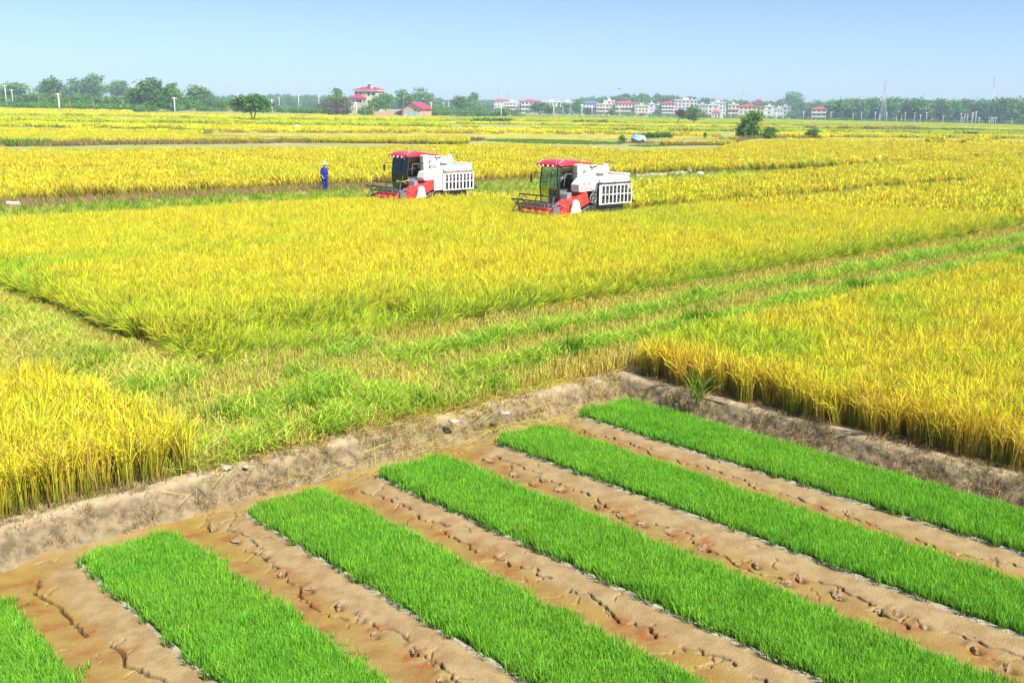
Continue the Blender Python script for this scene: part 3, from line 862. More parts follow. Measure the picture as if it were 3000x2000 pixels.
# ---- the harvested strip (stubble rows and straw)
r = np.random.default_rng(77)
s_, t_ = jgrid(-110, 20, -41, -0.76, 0.115, r, 0.5)
x, y = W(s_, t_)
ok = in_view(x, y, 4)
s_, t_, x, y = s_[ok], t_[ok], x[ok], y[ok]
strip = (t_ > -6.1) & (t_ < -0.76) & (s_ < 8.9) & ~((s_ < -0.3) & (t_ > -0.55 - 0.15 * (s_ < -12)))
arm = (s_ > 5.6) & (t_ < -5.2) & (s_ < 20)
hm = harv_mask(x, y) == 2
keep = (strip | arm | (hm & (t_ < -6))) & (r.random(len(x)) < np.where(np.hypot(x, y) > 42, 0.55, 1.0))
s_, t_, x, y, hm, arm = s_[keep], t_[keep], x[keep], y[keep], hm[keep], arm[keep]
n = len(x)
wob = 0.5 * (fbm(s_, s_ * 0, 5, 4) - 0.5)
ridge = np.exp(-((t_ + 1.95 + wob) / 0.36) ** 2) + np.exp(-((t_ + 3.75 + wob) / 0.42) ** 2) * 0.95
ridge = ridge * (0.45 + 0.9 * fbm(s_, t_, 1.4, 6))
ridge = ridge + (0.35 + 0.65 * fbm(s_, t_, 1.3, 7) - ridge) * smooth(0.5, 4, s_)
ridge = np.where(arm, 0.65 * fbm(s_, t_, 2.0, 9) + 0.45 * np.exp(-((s_ - 7.2) / 0.7) ** 2), ridge)
u = r.random(n)
isst = u > np.clip(ridge, 0, 1) ** 1.4 * 0.85
pale = arm | ((s_ > 3) & (fbm(s_, t_, 1.7, 61) > 0.5))
idx = np.where(isst, r.integers(0, 4, n), np.where(pale & (r.random(n) < 0.7), r.integers(8, 11, n), r.integers(4, 8, n)))
gr = (~isst) & (fbm(s_, t_, 1.0, 19) > 0.68)
idx = np.where(gr, r.integers(11, 14, n), idx)
sc = r.uniform(0.8, 1.2, n) * np.where(isst, 1.0, 0.85 + 0.35 * np.clip(ridge, 0, 1))
sc = np.where(isst & arm, sc * 0.6, sc)
g = np.where(isst, -0.16 + 0.5 * (fbm(s_, t_, 1.2, 41) - 0.45), -0.36 + 0.9 * (fbm(s_, t_, 1.1, 42) - 0.5))
g = np.where(pale & ~isst, g + 0.35, g)
zz = Z(x, y) + np.where(isst, 0, 0.30 * np.clip(ridge, 0, 1) * np.where(pale, 0.25, 0.9))
o = scatter("rice_stubble", np.stack([x, y, zz], 1), np.stack([np.zeros(n), np.zeros(n), r.uniform(0, 6.28, n)], 1), sc, idx, GRASS, g)
tag(o, "harvested strip of tan stubble rows and green straw windrows", "stubble")

# ---- straw strands on the long bank and by the bed ends, dry grass on both banks, weeds
r = np.random.default_rng(78)
m = 620
s_ = np.abs(r.normal(3.0, 2.3, m)); t_ = r.normal(-0.55, 0.42, m); ok = (t_ < 0.75) & (s_ < 9); s_, t_ = s_[ok], t_[ok]
x, y = W(s_, t_); zz = np.interp(t_, [-1.1, -0.66, -0.5, -0.3, 0.0], [0.03, 0.07, -0.05, -0.28, MUD_Z + 0.0]) + 0.02
o = scatter("loose_straw", np.stack([x, y, zz], 1), np.stack([np.zeros(len(x)), r.normal(0, .1, len(x)), r.uniform(0, 6.28, len(x))], 1), r.uniform(0.6, 1.25, len(x)), r.integers(20, 23, len(x)), GRASS, np.full(len(x), -0.05))
tag(o, "yellow cut straw strewn over the long bank and bed ends", "straw")
m = 3000
half = r.random(m) < 0.6
al = np.where(half, r.uniform(-0.5, 14, m), r.uniform(0, 10, m)); d = r.random(m)
ac = np.where(half, -0.92 + 0.66 * d, -0.5 + 0.65 * d)
s_ = np.where(half, al, ac); t_ = np.where(half, ac, al)
x, y = W(s_, t_)
zz = np.where(half, np.interp(ac, [-.95, -.85, -.72, -.6, -.5, -.42, -.34, -.22], [-.06, .02, .05, .03, -.03, -.17, -.28, -.37]), np.interp(ac, [-.55, -.45, -.2, -.1, -.02, .08, .2], [-.06, .03, .045, 0, -.14, -.27, -.37]))
k = fbm(s_, t_, 0.6, 5) > 0.42
x, y, zz = x[k], y[k], zz[k]; m = len(x)
o = scatter("dry_grass", np.stack([x, y, zz], 1), euler_tilt(r.uniform(0, 6.28, m), np.abs(r.normal(0.4, 0.4, m)), np.full(m, aB)), r.uniform(0.35, 0.8, m), r.integers(17, 20, m), GRASS, r.normal(0, 0.2, m))
tag(o, "short dry grass clinging to the earth banks", "grass")

# ---- bank beyond the main field where the farmer stands: brown weeds, lodged crop
def verge(name, x, y, idx, label, g, sc, cat="grass"):
    n = len(x); r = np.random.default_rng(len(x))
    o = scatter(name, np.stack([x, y, Z(x, y)], 1), np.stack([np.zeros(n), np.zeros(n), r.uniform(0, 6.28, n)], 1), sc, idx, GRASS, g)
    return tag(o, label, cat)
r = np.random.default_rng(79)
s_, t_ = jgrid(-110, 12, -44.0, -30.2, 0.36, r, 0.5)
x, y = W(s_, t_); ok = in_view(x, y, 4) & (harv_mask(x, y) != 1)
s_, t_, x, y = s_[ok], t_[ok], x[ok], y[ok]; n = len(x)
brown = smooth(-39.0, -41.0, t_) * smooth(-45, -25, s_)
k = (r.random(n) < 0.35 + 0.6 * smooth(-45, -25, s_)) & (t_ > -36 - 8 * smooth(-70, -45, s_)) & (t_ < -30.3 - 3.3 * smooth(-48, -75, s_))
idx = np.where(r.random(n) < brown * 0.9, r.integers(14, 17, n), np.where(r.random(n) < 0.45, r.integers(8, 11, n), r.integers(11, 14, n)))
verge("bank_weeds", x[k], y[k], idx[k], "reddish brown weeds and laid green grass on the bank behind the farmer", r.normal(0.0, 0.2, n)[k], r.uniform(0.8, 1.3, n)[k] * np.where(idx[k] >= 14, 0.55, 1))

# ---- farther paddies, traced as ground polygons
def px(lst, dz=0.0): return [U(a, b, dz) for a, b in lst]
near_e = lambda l: px(l, 0.0)
far_e = lambda l: px(l, 0.85)
def band(near, far): return near_e(near) + far_e(far[::-1])
rice_field("rice_field", wpoly([(9, -44.2), (-20, -43.6), (-50, -40.0)]) + wpoly([(-75, -36.2), (-108, -35.8)]) + px([(3120, 470)]) + far_e([(3120, 408), (2600, 405), (2290, 404), (2150, 414), (2110, 430), (1960, 434), (1830, 436), (1500, 416), (1100, 426), (600, 430), (-120, 434)]),
           "wide yellow rice field behind the farmer up to the brown dike", 0.02, 4,
           lambda x, y, g, ti, ta_, sc, i, r: (x, y, g + 0.16 * smooth(10, 60, x) + 0.10, np.where(fbm(x, y, 8, 91) > 0.62, 0.5, ti), np.where(fbm(x, y, 8, 91) > 0.62, 2.6 + r.normal(0, .3, len(x)), ta_), sc, i))
rice_field("rice_field", band([(-120, 425), (300, 423), (750, 418), (1365, 411)], [(-120, 368), (560, 378), (600, 396), (1000, 401), (1365, 405)]), "long yellow rice field beyond the brown dike on the treed side", 0.02, 5)
rice_field("rice_field", band([(1950, 427), (2110, 424)], [(1930, 408), (2150, 409)]), "short strip of yellow rice beside the blue tarpaulin", 0.15, 6)
rice_field("rice_field", band([(-120, 369), (560, 379), (600, 388), (1300, 389), (1900, 394)], [(-120, 350), (700, 362), (1200, 370), (1500, 373), (1850, 381)]), "rice field in front of the pale stubble field", 0.0, 7)
rice_field("rice_field", band([(1920, 393), (2165, 402), (2260, 401), (3120, 407)], [(1900, 388), (2165, 388), (2300, 384), (3120, 393)]), "yellow rice field around the three round bushes", 0.12, 8)
rice_field("rice_field", band([(1300, 374), (1850, 383), (2200, 386), (3120, 394)], [(1300, 364), (1850, 371), (2200, 374), (3120, 384)]), "greener rice field behind the three round bushes", -0.55, 9)
rice_field("rice_field", band([(-120, 352), (740, 364), (1300, 371)], [(-120, 335), (740, 348), (1300, 352)]), "yellow green rice field behind the lone tree with forked trunk", -0.35, 10)
rice_field("rice_field", band([(1300, 363), (1900, 371), (2250, 374), (2700, 381), (3120, 386)], [(1300, 352), (1900, 360), (2250, 364), (2700, 370), (3120, 374)]), "rice field reaching to the brown weedy dike", 0.05, 11)
rice_field("rice_field", band([(-120, 337), (370, 341), (700, 349), (1300, 354)], [(-120, 311), (370, 319), (372, 328), (700, 333), (1300, 340)]), "farthest yellow rice field below the roadside shrubs", -0.08, 12)
rice_field("rice_field", band([(1300, 354), (1530, 355), (1900, 362), (2250, 365), (2700, 372), (3120, 376)], [(1300, 343), (1530, 340), (1900, 345), (2250, 349), (2700, 357), (3120, 361)]), "pale green rice field stretching to the village and wood", -0.42, 13)

# ---- pale stubble field and short green plots
stub_px = px([(560, 384), (1200, 386), (1900, 391), (2160, 401), (2150, 406), (1920, 409), (1700, 411), (1400, 408), (1000, 404), (600, 397)])
def fine_poly(pts, n=24):
    top = np.array(pts[:4]); bot = np.array(pts[:3:-1])
    def res(a):
        d = np.concatenate([[0], np.cumsum(np.hypot(*(np.diff(a[:, :2], axis=0)).T))]); q = np.linspace(0, d[-1], n); return np.stack([np.interp(q, d, a[:, 0]), np.interp(q, d, a[:, 1])], 1)
    a, b = res(top), res(bot); k = np.linspace(0, 1, 5)[:, None, None]
    g_ = a[None] * (1 - k) + b[None] * k; ids = np.arange(5 * n).reshape(5, n)
    V = np.stack([g_[..., 0].ravel(), g_[..., 1].ravel(), Z(g_[..., 0], g_[..., 1]).ravel() + 0.06], 1)
    return V, np.stack([ids[:-1, :-1], ids[:-1, 1:], ids[1:, 1:], ids[1:, :-1]], -1).reshape(-1, 4)
o = link(bpy.data.objects.new("stubble_ground", np_mesh("stubble_ground", *fine_poly(stub_px), [mat("pale_stubble_ground", (0.55, 0.43, 0.20), 0.95, scale=0.25, col2=(0.44, 0.36, 0.15))]))); o["kind"] = "structure"
def plot(name, poly, d, i0, i1, label, cat, g0, sc, seed):
    r = np.random.default_rng(seed); poly = [tuple(p[:2]) for p in poly]
    xs = [p[0] for p in poly]; ys = [p[1] for p in poly]
    x, y = jgrid(min(xs), max(xs), min(ys), max(ys), d, r); ok = inpoly(x, y, poly) & in_view(x, y); x, y = x[ok], y[ok]; n = len(x)
    return verge(name, x, y, r.integers(i0, i1, n), label, g0 + 0.4 * (fbm(x, y, 9, seed) - 0.5), r.uniform(0.8, 1.2, n) * sc, cat)
plot("stubble_field", px([(560, 384), (1200, 386), (1900, 391), (2160, 401), (2150, 406), (1920, 409), (1700, 411), (1400, 408), (1000, 404), (600, 397)]), 1.7, 23, 26, "pale straw coloured cut field between yellow paddies", "stubble", 0.1, 0.8, 31)
M_LAWN = mat("low_green", (0.20, 0.30, 0.05), 0.95, scale=0.8, col2=(0.12, 0.20, 0.03))
plot("green_plot", px([(1395, 411), (1500, 408), (1680, 412), (1790, 417), (1830, 424), (1700, 424), (1520, 420)]), 0.8, 26, 29, "short green grassy plot next to the blue tarpaulin", "grass", -0.35, 0.22, 32)
plot("green_plot", px([(1830, 427), (1960, 425), (2000, 427), (1900, 431)]), 0.6, 26, 29, "thin bright green seedling strip in front of the tarpaulin", "grass", -0.5, 0.2, 33)

# ---- dikes between the far fields (grass lines)
def dike(line, d, i0, i1, label, sc=1.0, g0=0.0, seed=1, wid=0.6, gap=0.0, name="dike_weeds"):
    r = np.random.default_rng(seed)
    P = [U(a, b)[:2] for a, b in line]
    X, Y = [], []
    for p, q in zip(P[:-1], P[1:]):
        L = np.hypot(*(q - p)); n = max(2, int(L / d)); k = r.random(n)[:, None]
        pts = p + (q - p) * k + r.normal(0, wid, (n, 2)); X.append(pts[:, 0]); Y.append(pts[:, 1])
    x = np.concatenate(X); y = np.concatenate(Y)
    k = fbm(x, y, 10, seed) > gap
    x, y = x[k], y[k]; n = len(x)
    return verge(name, x, y, r.integers(i0, i1, n), label, g0 + r.normal(0, 0.2, n), r.uniform(0.6, 1.25, n) * sc)
dike([(-100, 429), (180, 427), (300, 424), (750, 420), (1360, 413), (1400, 411)], 0.35, 29, 32, "brown grassy dike with green weeds along the wide paddy", 0.75, -0.05, 41, 0.5)
dike([(-100, 428), (130, 426)], 0.3, 26, 29, "green weeds at the end of the brown dike", 1.0, -0.2, 42, 0.8)
dike([(-100, 369), (560, 381), (600, 396)], 1.2, 26, 29, "thin grass line at the edge of the stubble field", 0.7, 0.0, 43, 0.5, 0.3)
dike([(600, 391), (1200, 393), (1920, 397), (2150, 406)], 1.0, 29, 32, "brown fringe between stubble field and yellow rice", 0.7, 0.1, 44, 0.5, 0.3)
dike([(2230, 373), (2450, 377), (2650, 381), (2700, 383)], 0.9, 29, 32, "reddish weedy dike in front of the pale green paddies", 1.5, 0.1, 45, 0.9)
dike([(2600, 378), (2720, 383), (2800, 384), (3050, 394)], 1.0, 26, 32, "mixed green and brown dike towards the wood", 1.6, 0.0, 46, 1.0)
dike([(-100, 351), (740, 362), (1300, 367)], 1.0, 26, 32, "weedy line below the lone forked tree", 0.8, 0.0, 47, 0.5, 0.3)
dike([(1300, 352), (1600, 353), (1750, 356), (1900, 359)], 0.8, 29, 32, "brown weeds along the field edge before the village", 1.2, 0.05, 48, 1.2, 0.3)
dike([(-100, 336), (370, 331), (380, 333), (700, 343), (1300, 350)], 1.1, 26, 32, "grassy line at the foot of the roadside shrubs", 0.9, 0.05, 49, 0.6, 0.3)
dike([(1530, 343), (1700, 345), (1900, 348), (2300, 352), (2700, 361), (3050, 364)], 1.2, 26, 29, "bright grass verge running along the village", 1.5, 0.05, 50, 2.5)
dike([(1960, 427), (2110, 425), (2190, 406), (2400, 406)], 0.5, 29, 32, "dark narrow ditch edge beyond the tarpaulin", 0.6, 0.1, 51, 0.3)
dike([(1830, 420), (1930, 421)], 0.25, 29, 32, "trampled dry weeds around the tarpaulin", 0.5, 0.2, 52, 1.5)

# ================================================================== HARVESTERS
def paint(name, col, rough=0.35, dirt=0.25, dcol=(0.35, 0.27, 0.15), metal=0.0, coat=0.3):
    """machine paint with dust settled in patches"""
    m, nt, N, L = nodes_of(name)
    b = N["Principled BSDF"]; b.inputs["Metallic"].default_value = metal; b.inputs["Coat Weight"].default_value = coat; b.inputs["Coat Roughness"].default_value = 0.25
    tc = N.new("ShaderNodeTexCoord")
    n = N.new("ShaderNodeTexNoise"); n.inputs["Scale"].default_value = 3.5; n.inputs["Detail"].default_value = 9; n.inputs["Roughness"].default_value = 0.7
    L.new(tc.outputs["Object"], n.inputs["Vector"])
    mr = N.new("ShaderNodeMapRange"); mr.inputs["From Min"].default_value = 0.46; mr.inputs["From Max"].default_value = 0.72; mr.inputs["To Max"].default_value = dirt
    L.new(n.outputs["Fac"], mr.inputs["Value"])
    mx = N.new("ShaderNodeMix"); mx.data_type = 'RGBA'; mx.inputs["A"].default_value = (*col, 1); mx.inputs["B"].default_value = (*dcol, 1)
    L.new(mr.outputs["Result"], mx.inputs["Factor"]); L.new(mx.outputs["Result"], b.inputs["Base Color"])
    rr = N.new("ShaderNodeMapRange"); rr.inputs["To Min"].default_value = rough; rr.inputs["To Max"].default_value = 0.9
    L.new(mr.outputs["Result"], rr.inputs["Value"]); L.new(rr.outputs["Result"], b.inputs["Roughness"])
    return m
def glass(name, tint, rough=0.03, keep=0.6):
    m, nt, N, L = nodes_of(name)
    out = N["Material Output"]; N.remove(N["Principled BSDF"])
    t = N.new("ShaderNodeBsdfTransparent"); t.inputs["Color"].default_value = (*tint, 1)
    g = N.new("ShaderNodeBsdfGlossy"); g.inputs["Roughness"].default_value = rough; g.inputs["Color"].default_value = (0.9, 0.95, 0.92, 1)
    ms = N.new("ShaderNodeMixShader"); ms.inputs[0].default_value = 0.07; L.new(t.outputs[0], ms.inputs[1]); L.new(g.outputs[0], ms.inputs[2]); L.new(ms.outputs[0], out.inputs["Surface"])
    return m
M_WHITE = paint("white_machine_paint", (0.68, 0.66, 0.60), 0.35, 0.38)
M_GUARD = paint("guard_paint", (0.62, 0.62, 0.61), 0.4, 0.35)
M_RED = paint("red_machine_paint", (0.66, 0.035, 0.03), 0.3, 0.22)
M_ROOF = paint("crimson_roof_plastic", (0.50, 0.015, 0.05), 0.35, 0.15)
M_BLACK = paint("black_steel", (0.025, 0.025, 0.03), 0.4, 0.4, (0.12, 0.10, 0.07))
M_GREY = paint("grey_sheet", (0.12, 0.12, 0.14), 0.5, 0.35, (0.25, 0.22, 0.18))
M_LGREY = paint("pale_grey_sheet", (0.42, 0.42, 0.43), 0.5, 0.3)
M_MGREY = paint("mid_grey_sheet", (0.20, 0.20, 0.215), 0.5, 0.3)
M_STEEL = paint("worn_steel", (0.45, 0.45, 0.46), 0.35, 0.4, metal=0.8, coat=0)
M_RUBBER = paint("track_rubber", (0.02, 0.02, 0.02), 0.8, 0.7, (0.20, 0.15, 0.09), coat=0)
M_LAMP = mat("lamp_lens", (0.75, 0.75, 0.72), 0.15, 0.05)
M_TINE = paint("tine_wire", (0.55, 0.52, 0.42), 0.4, 0.3)
M_GL_CLEAR = glass("cab_glass", (0.55, 0.66, 0.56))
M_GL_SIDE = glass("smoked_side_glass", (0.16, 0.18, 0.17))
M_GL_DARK = glass("dark_green_cab_glass", (0.030, 0.075, 0.045))
M_TXT = mat("red_lettering", (0.60, 0.04, 0.06), 0.6, 0.05)
M_TXTO = mat("orange_lettering", (0.75, 0.20, 0.06), 0.6, 0.05)

def part(parent, name, m, mb, bevel=0.012, sm=False): return mb.build(name, m, parent, bevel, sm)
def text_part(parent, txt, m, size, loc, rx=PI / 2, rz=0.0):
    c = bpy.data.curves.new("lettering", 'FONT'); c.body = txt; c.size = size; c.extrude = 0.002; c.align_x = 'CENTER'
    t = bpy.data.objects.new("lettering", c); COL.objects.link(t)
    dg = bpy.context.evaluated_depsgraph_get()
    me = bpy.data.meshes.new_from_object(t.evaluated_get(dg))
    bpy.data.objects.remove(t)
    me.materials.clear(); me.materials.append(m)
    o = link(bpy.data.objects.new("lettering", me), parent)
    o.location = loc; o.rotation_euler = (rx, 0, rz)
    return o

def harvester(k, o, ang, label):
    root = empty("rice_harvester", (float(o[0]), float(o[1]), 0.0), ang)
    tag(root, label, "harvester", "tracked rice harvesters cutting the field")
    h2 = k == 1
    gl = M_GL_CLEAR if h2 else M_GL_DARK
    # --- running gear
    for sgn in (-1, 1):
        y0, y1 = (0.42, 0.86) if sgn > 0 else (-0.86, -0.42)
        prof = []
        for a in np.linspace(-PI / 2, PI / 2, 9): prof.append((0.95 + 0.26 * math.cos(a), 0.29 + 0.29 * math.sin(a)))
        for a in np.linspace(PI / 2, 3 * PI / 2, 9): prof.append((-1.55 + 0.26 * math.cos(a), 0.29 + 0.29 * math.sin(a)))
        tr = part(root, "track", M_RUBBER, MB().prism(prof, y0, y1))
        for i in range(12):
            x = -1.5 + i * 0.22
            part(tr, "track_lug", M_RUBBER, MB().box(x, x + 0.09, y0 + 0.02, y1 - 0.02, 0.56, 0.615), 0)
        for i in range(4):
            w = MB(); yy = y1 + 0.02 if sgn > 0 else y0 - 0.02
            w.tube([(-1.1 + i * 0.55, yy - 0.04, 0.2), (-1.1 + i * 0.55, yy + 0.04, 0.2)], 0.14, 14)
            part(tr, "road_wheel", M_STEEL, w, 0)
    part(root, "chassis", M_BLACK, MB().box(-2.0, 1.3, -0.85, 0.85, 0.62, 0.95))
    # --- threshing body: white hood on dark works
    part(root, "threshing_case", M_GREY, MB().box(-2.30, -0.2, -0.95, 0.86, 0.95, 1.86))
    hood = [(-2.38, 1.86), (-2.30, 2.08), (-2.05, 2.14), (-0.95, 2.22), (-0.55, 2.36), (-0.05, 2.40), (0.10, 2.20), (0.10, 1.86)]
    hd = part(root, "hood", M_WHITE, MB().prism(hood, -0.95, 0.92), 0.05)
    part(hd, "hood_rib", M_WHITE, MB().box(-2.36, -2.02, -0.3, 0.90, 2.12, 2.24), 0.03)
    part(hd, "vent", M_GREY, MB().hexa([(-0.62, 0.921, 2.18), (-0.10, 0.921, 2.18), (-0.10, 0.93, 2.18), (-0.62, 0.93, 2.18), (-0.52, 0.921, 2.30), (-0.10, 0.921, 2.33), (-0.10, 0.93, 2.33), (-0.52, 0.93, 2.30)]), 0)
    part(hd, "handle", M_BLACK, MB().tube([(-0.30, 0.925, 2.02), (-0.32, 0.97, 1.99), (-0.32, 0.97, 1.92), (-0.30, 0.925, 1.89)], 0.018, 6), 0)
    # belt housing between side sheet and guard
    part(root, "side_curtain", M_LGREY if not h2 else M_GREY, MB().box(-2.28, -0.35, 0.87, 0.90, 1.5, 1.86))
    part(root, "roll_bar", M_BROWNBAR if not h2 else M_BLACK, MB().tube([(-2.3, 0.95, 1.84), (-0.3, 0.95, 1.84)], 0.035, 8), 0)
    for x in (-2.25, -1.3, -0.42): part(root, "bracket", M_BLACK, MB().box(x - .03, x + .03, 0.90, 0.99, 1.74, 1.90), 0)
    # --- guard panel: two rows of upright slats
    gy0, gy1 = 0.98, 1.03
    gp = part(root, "guard_panel", M_GUARD, MB().box(-2.36, -0.25, gy0, gy1, 1.745, 1.80).box(-2.36, -0.25, gy0, gy1, 0.95, 1.0)
              .box(-2.36, -0.25, gy0, gy1, 1.352, 1.372).box(-2.36, -0.25, gy0, gy1, 1.378, 1.40).box(-0.42, -0.25, gy0 + .004, gy1 - .004, 1.0, 1.745))
    xs = [-2.36 + i * (2.36 - 0.42) / 8 for i in range(9)]
    sw = 0.055 if h2 else 0.085
    me0 = None
    for z0, z1 in ((1.0, 1.352), (1.40, 1.745)):
        for x in xs:
            if me0 is None:
                o0 = MB().box(0, sw, gy0 + 0.006, gy1 - 0.006, 0, 1).build("slat", M_GUARD, gp); me0 = o0.data
            else:
                o0 = link(bpy.data.objects.new("slat", me0), gp)
            o0.location = (x, 0, z0); o0.scale = (1, 1, z1 - z0)
    for x in (-2.1, -0.55): part(root, "guard_stay", M_BLACK, MB().box(x - .025, x + .025, 0.86, 0.99, 1.34, 1.41), 0)
    part(root, "inner_works", M_BLACK, MB().box(-2.28, -0.28, 0.70, 0.88, 0.90, 1.49))
    for i, (x, z, rr) in enumerate(((0.02, 1.72, 0.19), (0.0, 1.25, 0.20), (-0.75, 1.25, 0.24), (-1.5, 1.2, 0.2))):
        w = MB()
        for j in range(12):
            a0, a1 = 2 * PI * j / 12, 2 * PI * (j + 1) / 12
            w.tube([(x + rr * math.cos(a0), 0.90, z + rr * math.sin(a0)), (x + rr * math.cos(a1), 0.90, z + rr * math.sin(a1))], 0.025, 5)
        for j in range(3):
            a0 = PI * j / 3; w.tube([(x - rr * math.cos(a0), 0.90, z - rr * math.sin(a0)), (x + rr * math.cos(a0), 0.90, z + rr * math.sin(a0))], 0.02, 5)
        part(root, "belt_pulley", M_STEEL if i < 2 else M_GREY, w, 0)
    # --- grain tank front with side sheet above the feeder
    if h2:
        tk = part(root, "tank_side_sheet", M_WHITE, MB().prism([(-0.18, 1.95), (-0.02, 1.58), (0.86, 1.53), (0.92, 1.62), (0.92, 1.86), (0.62, 2.1), (0.10, 2.2), (-0.18, 2.2)], 0.45, 0.94), 0.02)
        for zz in (1.60, 1.655, 1.71):
            part(tk, "red_stripe", M_TXT, MB().box(0.02, 0.28, 0.9405, 0.944, zz, zz + 0.024), 0); part(tk, "red_stripe", M_TXT, MB().box(0.62, 0.86, 0.9405, 0.944, zz, zz + 0.024), 0)
        part(tk, "number_plate", mat("pink_plate", (0.75, 0.45, 0.50), 0.6), MB().box(0.30, 0.60, 0.9405, 0.945, 1.575, 1.76), 0)
        text_part(tk, "收江机", M_TXT, 0.17, (0.44, 0.946, 1.80), PI / 2, PI)
        text_part(tk, "67F1", M_TXT, 0.13, (0.45, 0.947, 1.62), PI / 2, PI)
    else:
        tk = part(root, "tank_side_sheet", M_WHITE, MB().prism([(-0.28, 0.99), (0.28, 0.97), (0.30, 1.50), (0.92, 1.48), (0.98, 1.62), (0.86, 1.92), (0.10, 2.02), (-0.28, 2.1)], 0.45, 0.95), 0.02)
        part(tk, "lamp_panel", M_LGREY, MB().box(0.36, 0.80, 0.9505, 0.965, 1.57, 1.68), 0.005)
        part(tk, "lamp_lens", M_LAMP, MB().box(0.38, 0.50, 0.9655, 0.975, 1.585, 1.665), 0)
        text_part(tk, "谷王", M_TXTO, 0.19, (0.58, 0.957, 1.72), PI / 2, PI)
        text_part(tk, "4LZ", M_TXTO, 0.10, (0.0, 0.957, 1.10), PI / 2, PI)
    part(root, "tank_window_frame", M_BLACK, MB().prism([(0.18, 2.02), (0.42, 2.02), (0.42, 2.40), (0.30, 2.40)], 0.30, 0.36), 0)
    # --- unloading column and folded auger tube
    part(root, "unloading_column", M_WHITE, MB().box(0.18, 0.50, 0.14, 0.44, 1.60, 2.28), 0.03)
    part(root, "column_head", M_WHITE, MB().box(0.16, 0.52, 0.12, 0.46, 2.28, 2.68), 0.06)
    au = part(root, "unloading_auger", M_WHITE, MB().tube([(0.30, 0.30, 2.52), (-1.35, 0.42, 2.40)], [0.155, 0.165], 16), 0, True)
    part(au, "auger_spout", M_WHITE, MB().tube([(-1.22, 0.41, 2.44), (-1.22, 0.41, 2.66)], [0.11, 0.12], 12), 0.01)
    part(au, "spout_cable", M_BLACK, MB().tube([(-1.22, 0.41, 2.66), (-1.5, 0.40, 2.76), (-1.85, 0.30, 2.66), (-2.0, 0.2, 2.3)], 0.018, 6), 0)
    part(root, "auger_rest", M_BLACK, MB().tube([(-0.30, 0.5, 2.36), (-0.30, 0.5, 2.52), (-0.55, 0.55, 2.58)], 0.03, 6), 0)
    part(root, "auger_rest", M_BLACK, MB().tube([(-0.30, 0.5, 2.50), (-0.12, 0.55, 2.62)], 0.03, 6), 0)
    # --- cab
    cx0, cx1, cy0, cy1, cz0, cz1 = 0.22, 1.18, -1.06, 0.10, 1.02, 2.60
    cab = part(root, "cab_frame", M_BLACK, MB()
               .tube([(cx1 + 0.02, cy1, cz0), (cx1 + 0.10, cy1, 1.75), (cx1 - 0.02, cy1, cz1)], 0.035, 6).tube([(cx1 + 0.02, cy0, cz0), (cx1 + 0.10, cy0, 1.75), (cx1 - 0.02, cy0, cz1)], 0.035, 6)
               .tube([(cx0, cy1, cz0), (cx0, cy1, cz1)], 0.035, 6).tube([(cx0, cy0, cz0), (cx0, cy0, cz1)], 0.035, 6)
               .tube([(cx1 + 0.02, cy1, cz0), (cx1 + 0.02, cy0, cz0)], 0.035, 6).tube([(cx0, cy1, 1.62), (cx1 + 0.08, cy1, 1.62)], 0.025, 6)
               .tube([(cx0, cy1, cz1 - .03), (cx1, cy1, cz1 - .03), (cx1, cy0, cz1 - .03), (cx0, cy0, cz1 - .03)], 0.035, 6), 0)
    fs = [(cx1 + 0.03, cz0 + .03), (cx1 + 0.11, 1.75), (cx1 - 0.01, cz1 - .05)]
    w = MB(); 
    for (xa, za), (xb, zb) in zip(fs[:-1], fs[1:]): w.add([(xa, cy0 + .04, za), (xa, cy1 - .04, za), (xb, cy1 - .04, zb), (xb, cy0 + .04, zb)], [(0, 1, 2, 3)])
    part(cab, "windscreen", gl, w, 0)
    part(cab, "side_window", M_GL_SIDE, MB().add([(cx0 + .04, cy1 + .005, 1.66), (cx1 + .05, cy1 + .005, 1.66), (cx1 - .04, cy1 + .005, cz1 - .08), (cx0 + .04, cy1 + .005, cz1 - .08)], [(0, 1, 2, 3)]), 0)
    part(cab, "side_window", gl, MB().add([(cx0 + .04, cy0 - .005, 1.3), (cx1 + .05, cy0 - .005, 1.3), (cx1 - .04, cy0 - .005, cz1 - .08), (cx0 + .04, cy0 - .005, cz1 - .08)], [(3, 2, 1, 0)]), 0)
    part(cab, "rear_window", gl, MB().add([(cx0, cy0 + .04, 1.7), (cx0, cy1 - .04, 1.7), (cx0, cy1 - .04, cz1 - .08), (cx0, cy0 + .04, cz1 - .08)], [(0, 1, 2, 3)]), 0)
    part(cab, "door_panel", M_GREY, MB().box(cx0 + .03, cx1 + .03, cy1 - .03, cy1, cz0, 1.60), 0.01)
    part(cab, "windscreen_bar", M_BLACK, MB().tube([(cx1 + .05, -0.42, cz0), (cx1 + .13, -0.42, 1.75), (cx1 + .01, -0.42, cz1 - .05)], 0.014, 5).tube([(cx1 + .12, cy0, 1.9), (cx1 + .12, -0.42, 1.9)], 0.012, 5), 0)
    part(cab, "rear_trim", M_GREY, MB().box(cx0 + .01, cx0 + .05, cy0 + .04, cy1 - .04, cz0, 1.75))
    part(cab, "seat", M_GREY, MB().box(0.40, 0.82, -0.72, -0.28, 1.35, 1.50).box(0.38, 0.50, -0.72, -0.28, 1.50, 2.05), 0.04)
    part(cab, "console", M_GREY, MB().box(0.92, 1.08, -0.75, -0.25, 1.05, 1.62), 0.03)
    part(cab, "steering_lever", M_BLACK, MB().tube([(0.98, -0.5, 1.6), (0.92, -0.5, 1.85)], 0.02, 6), 0)
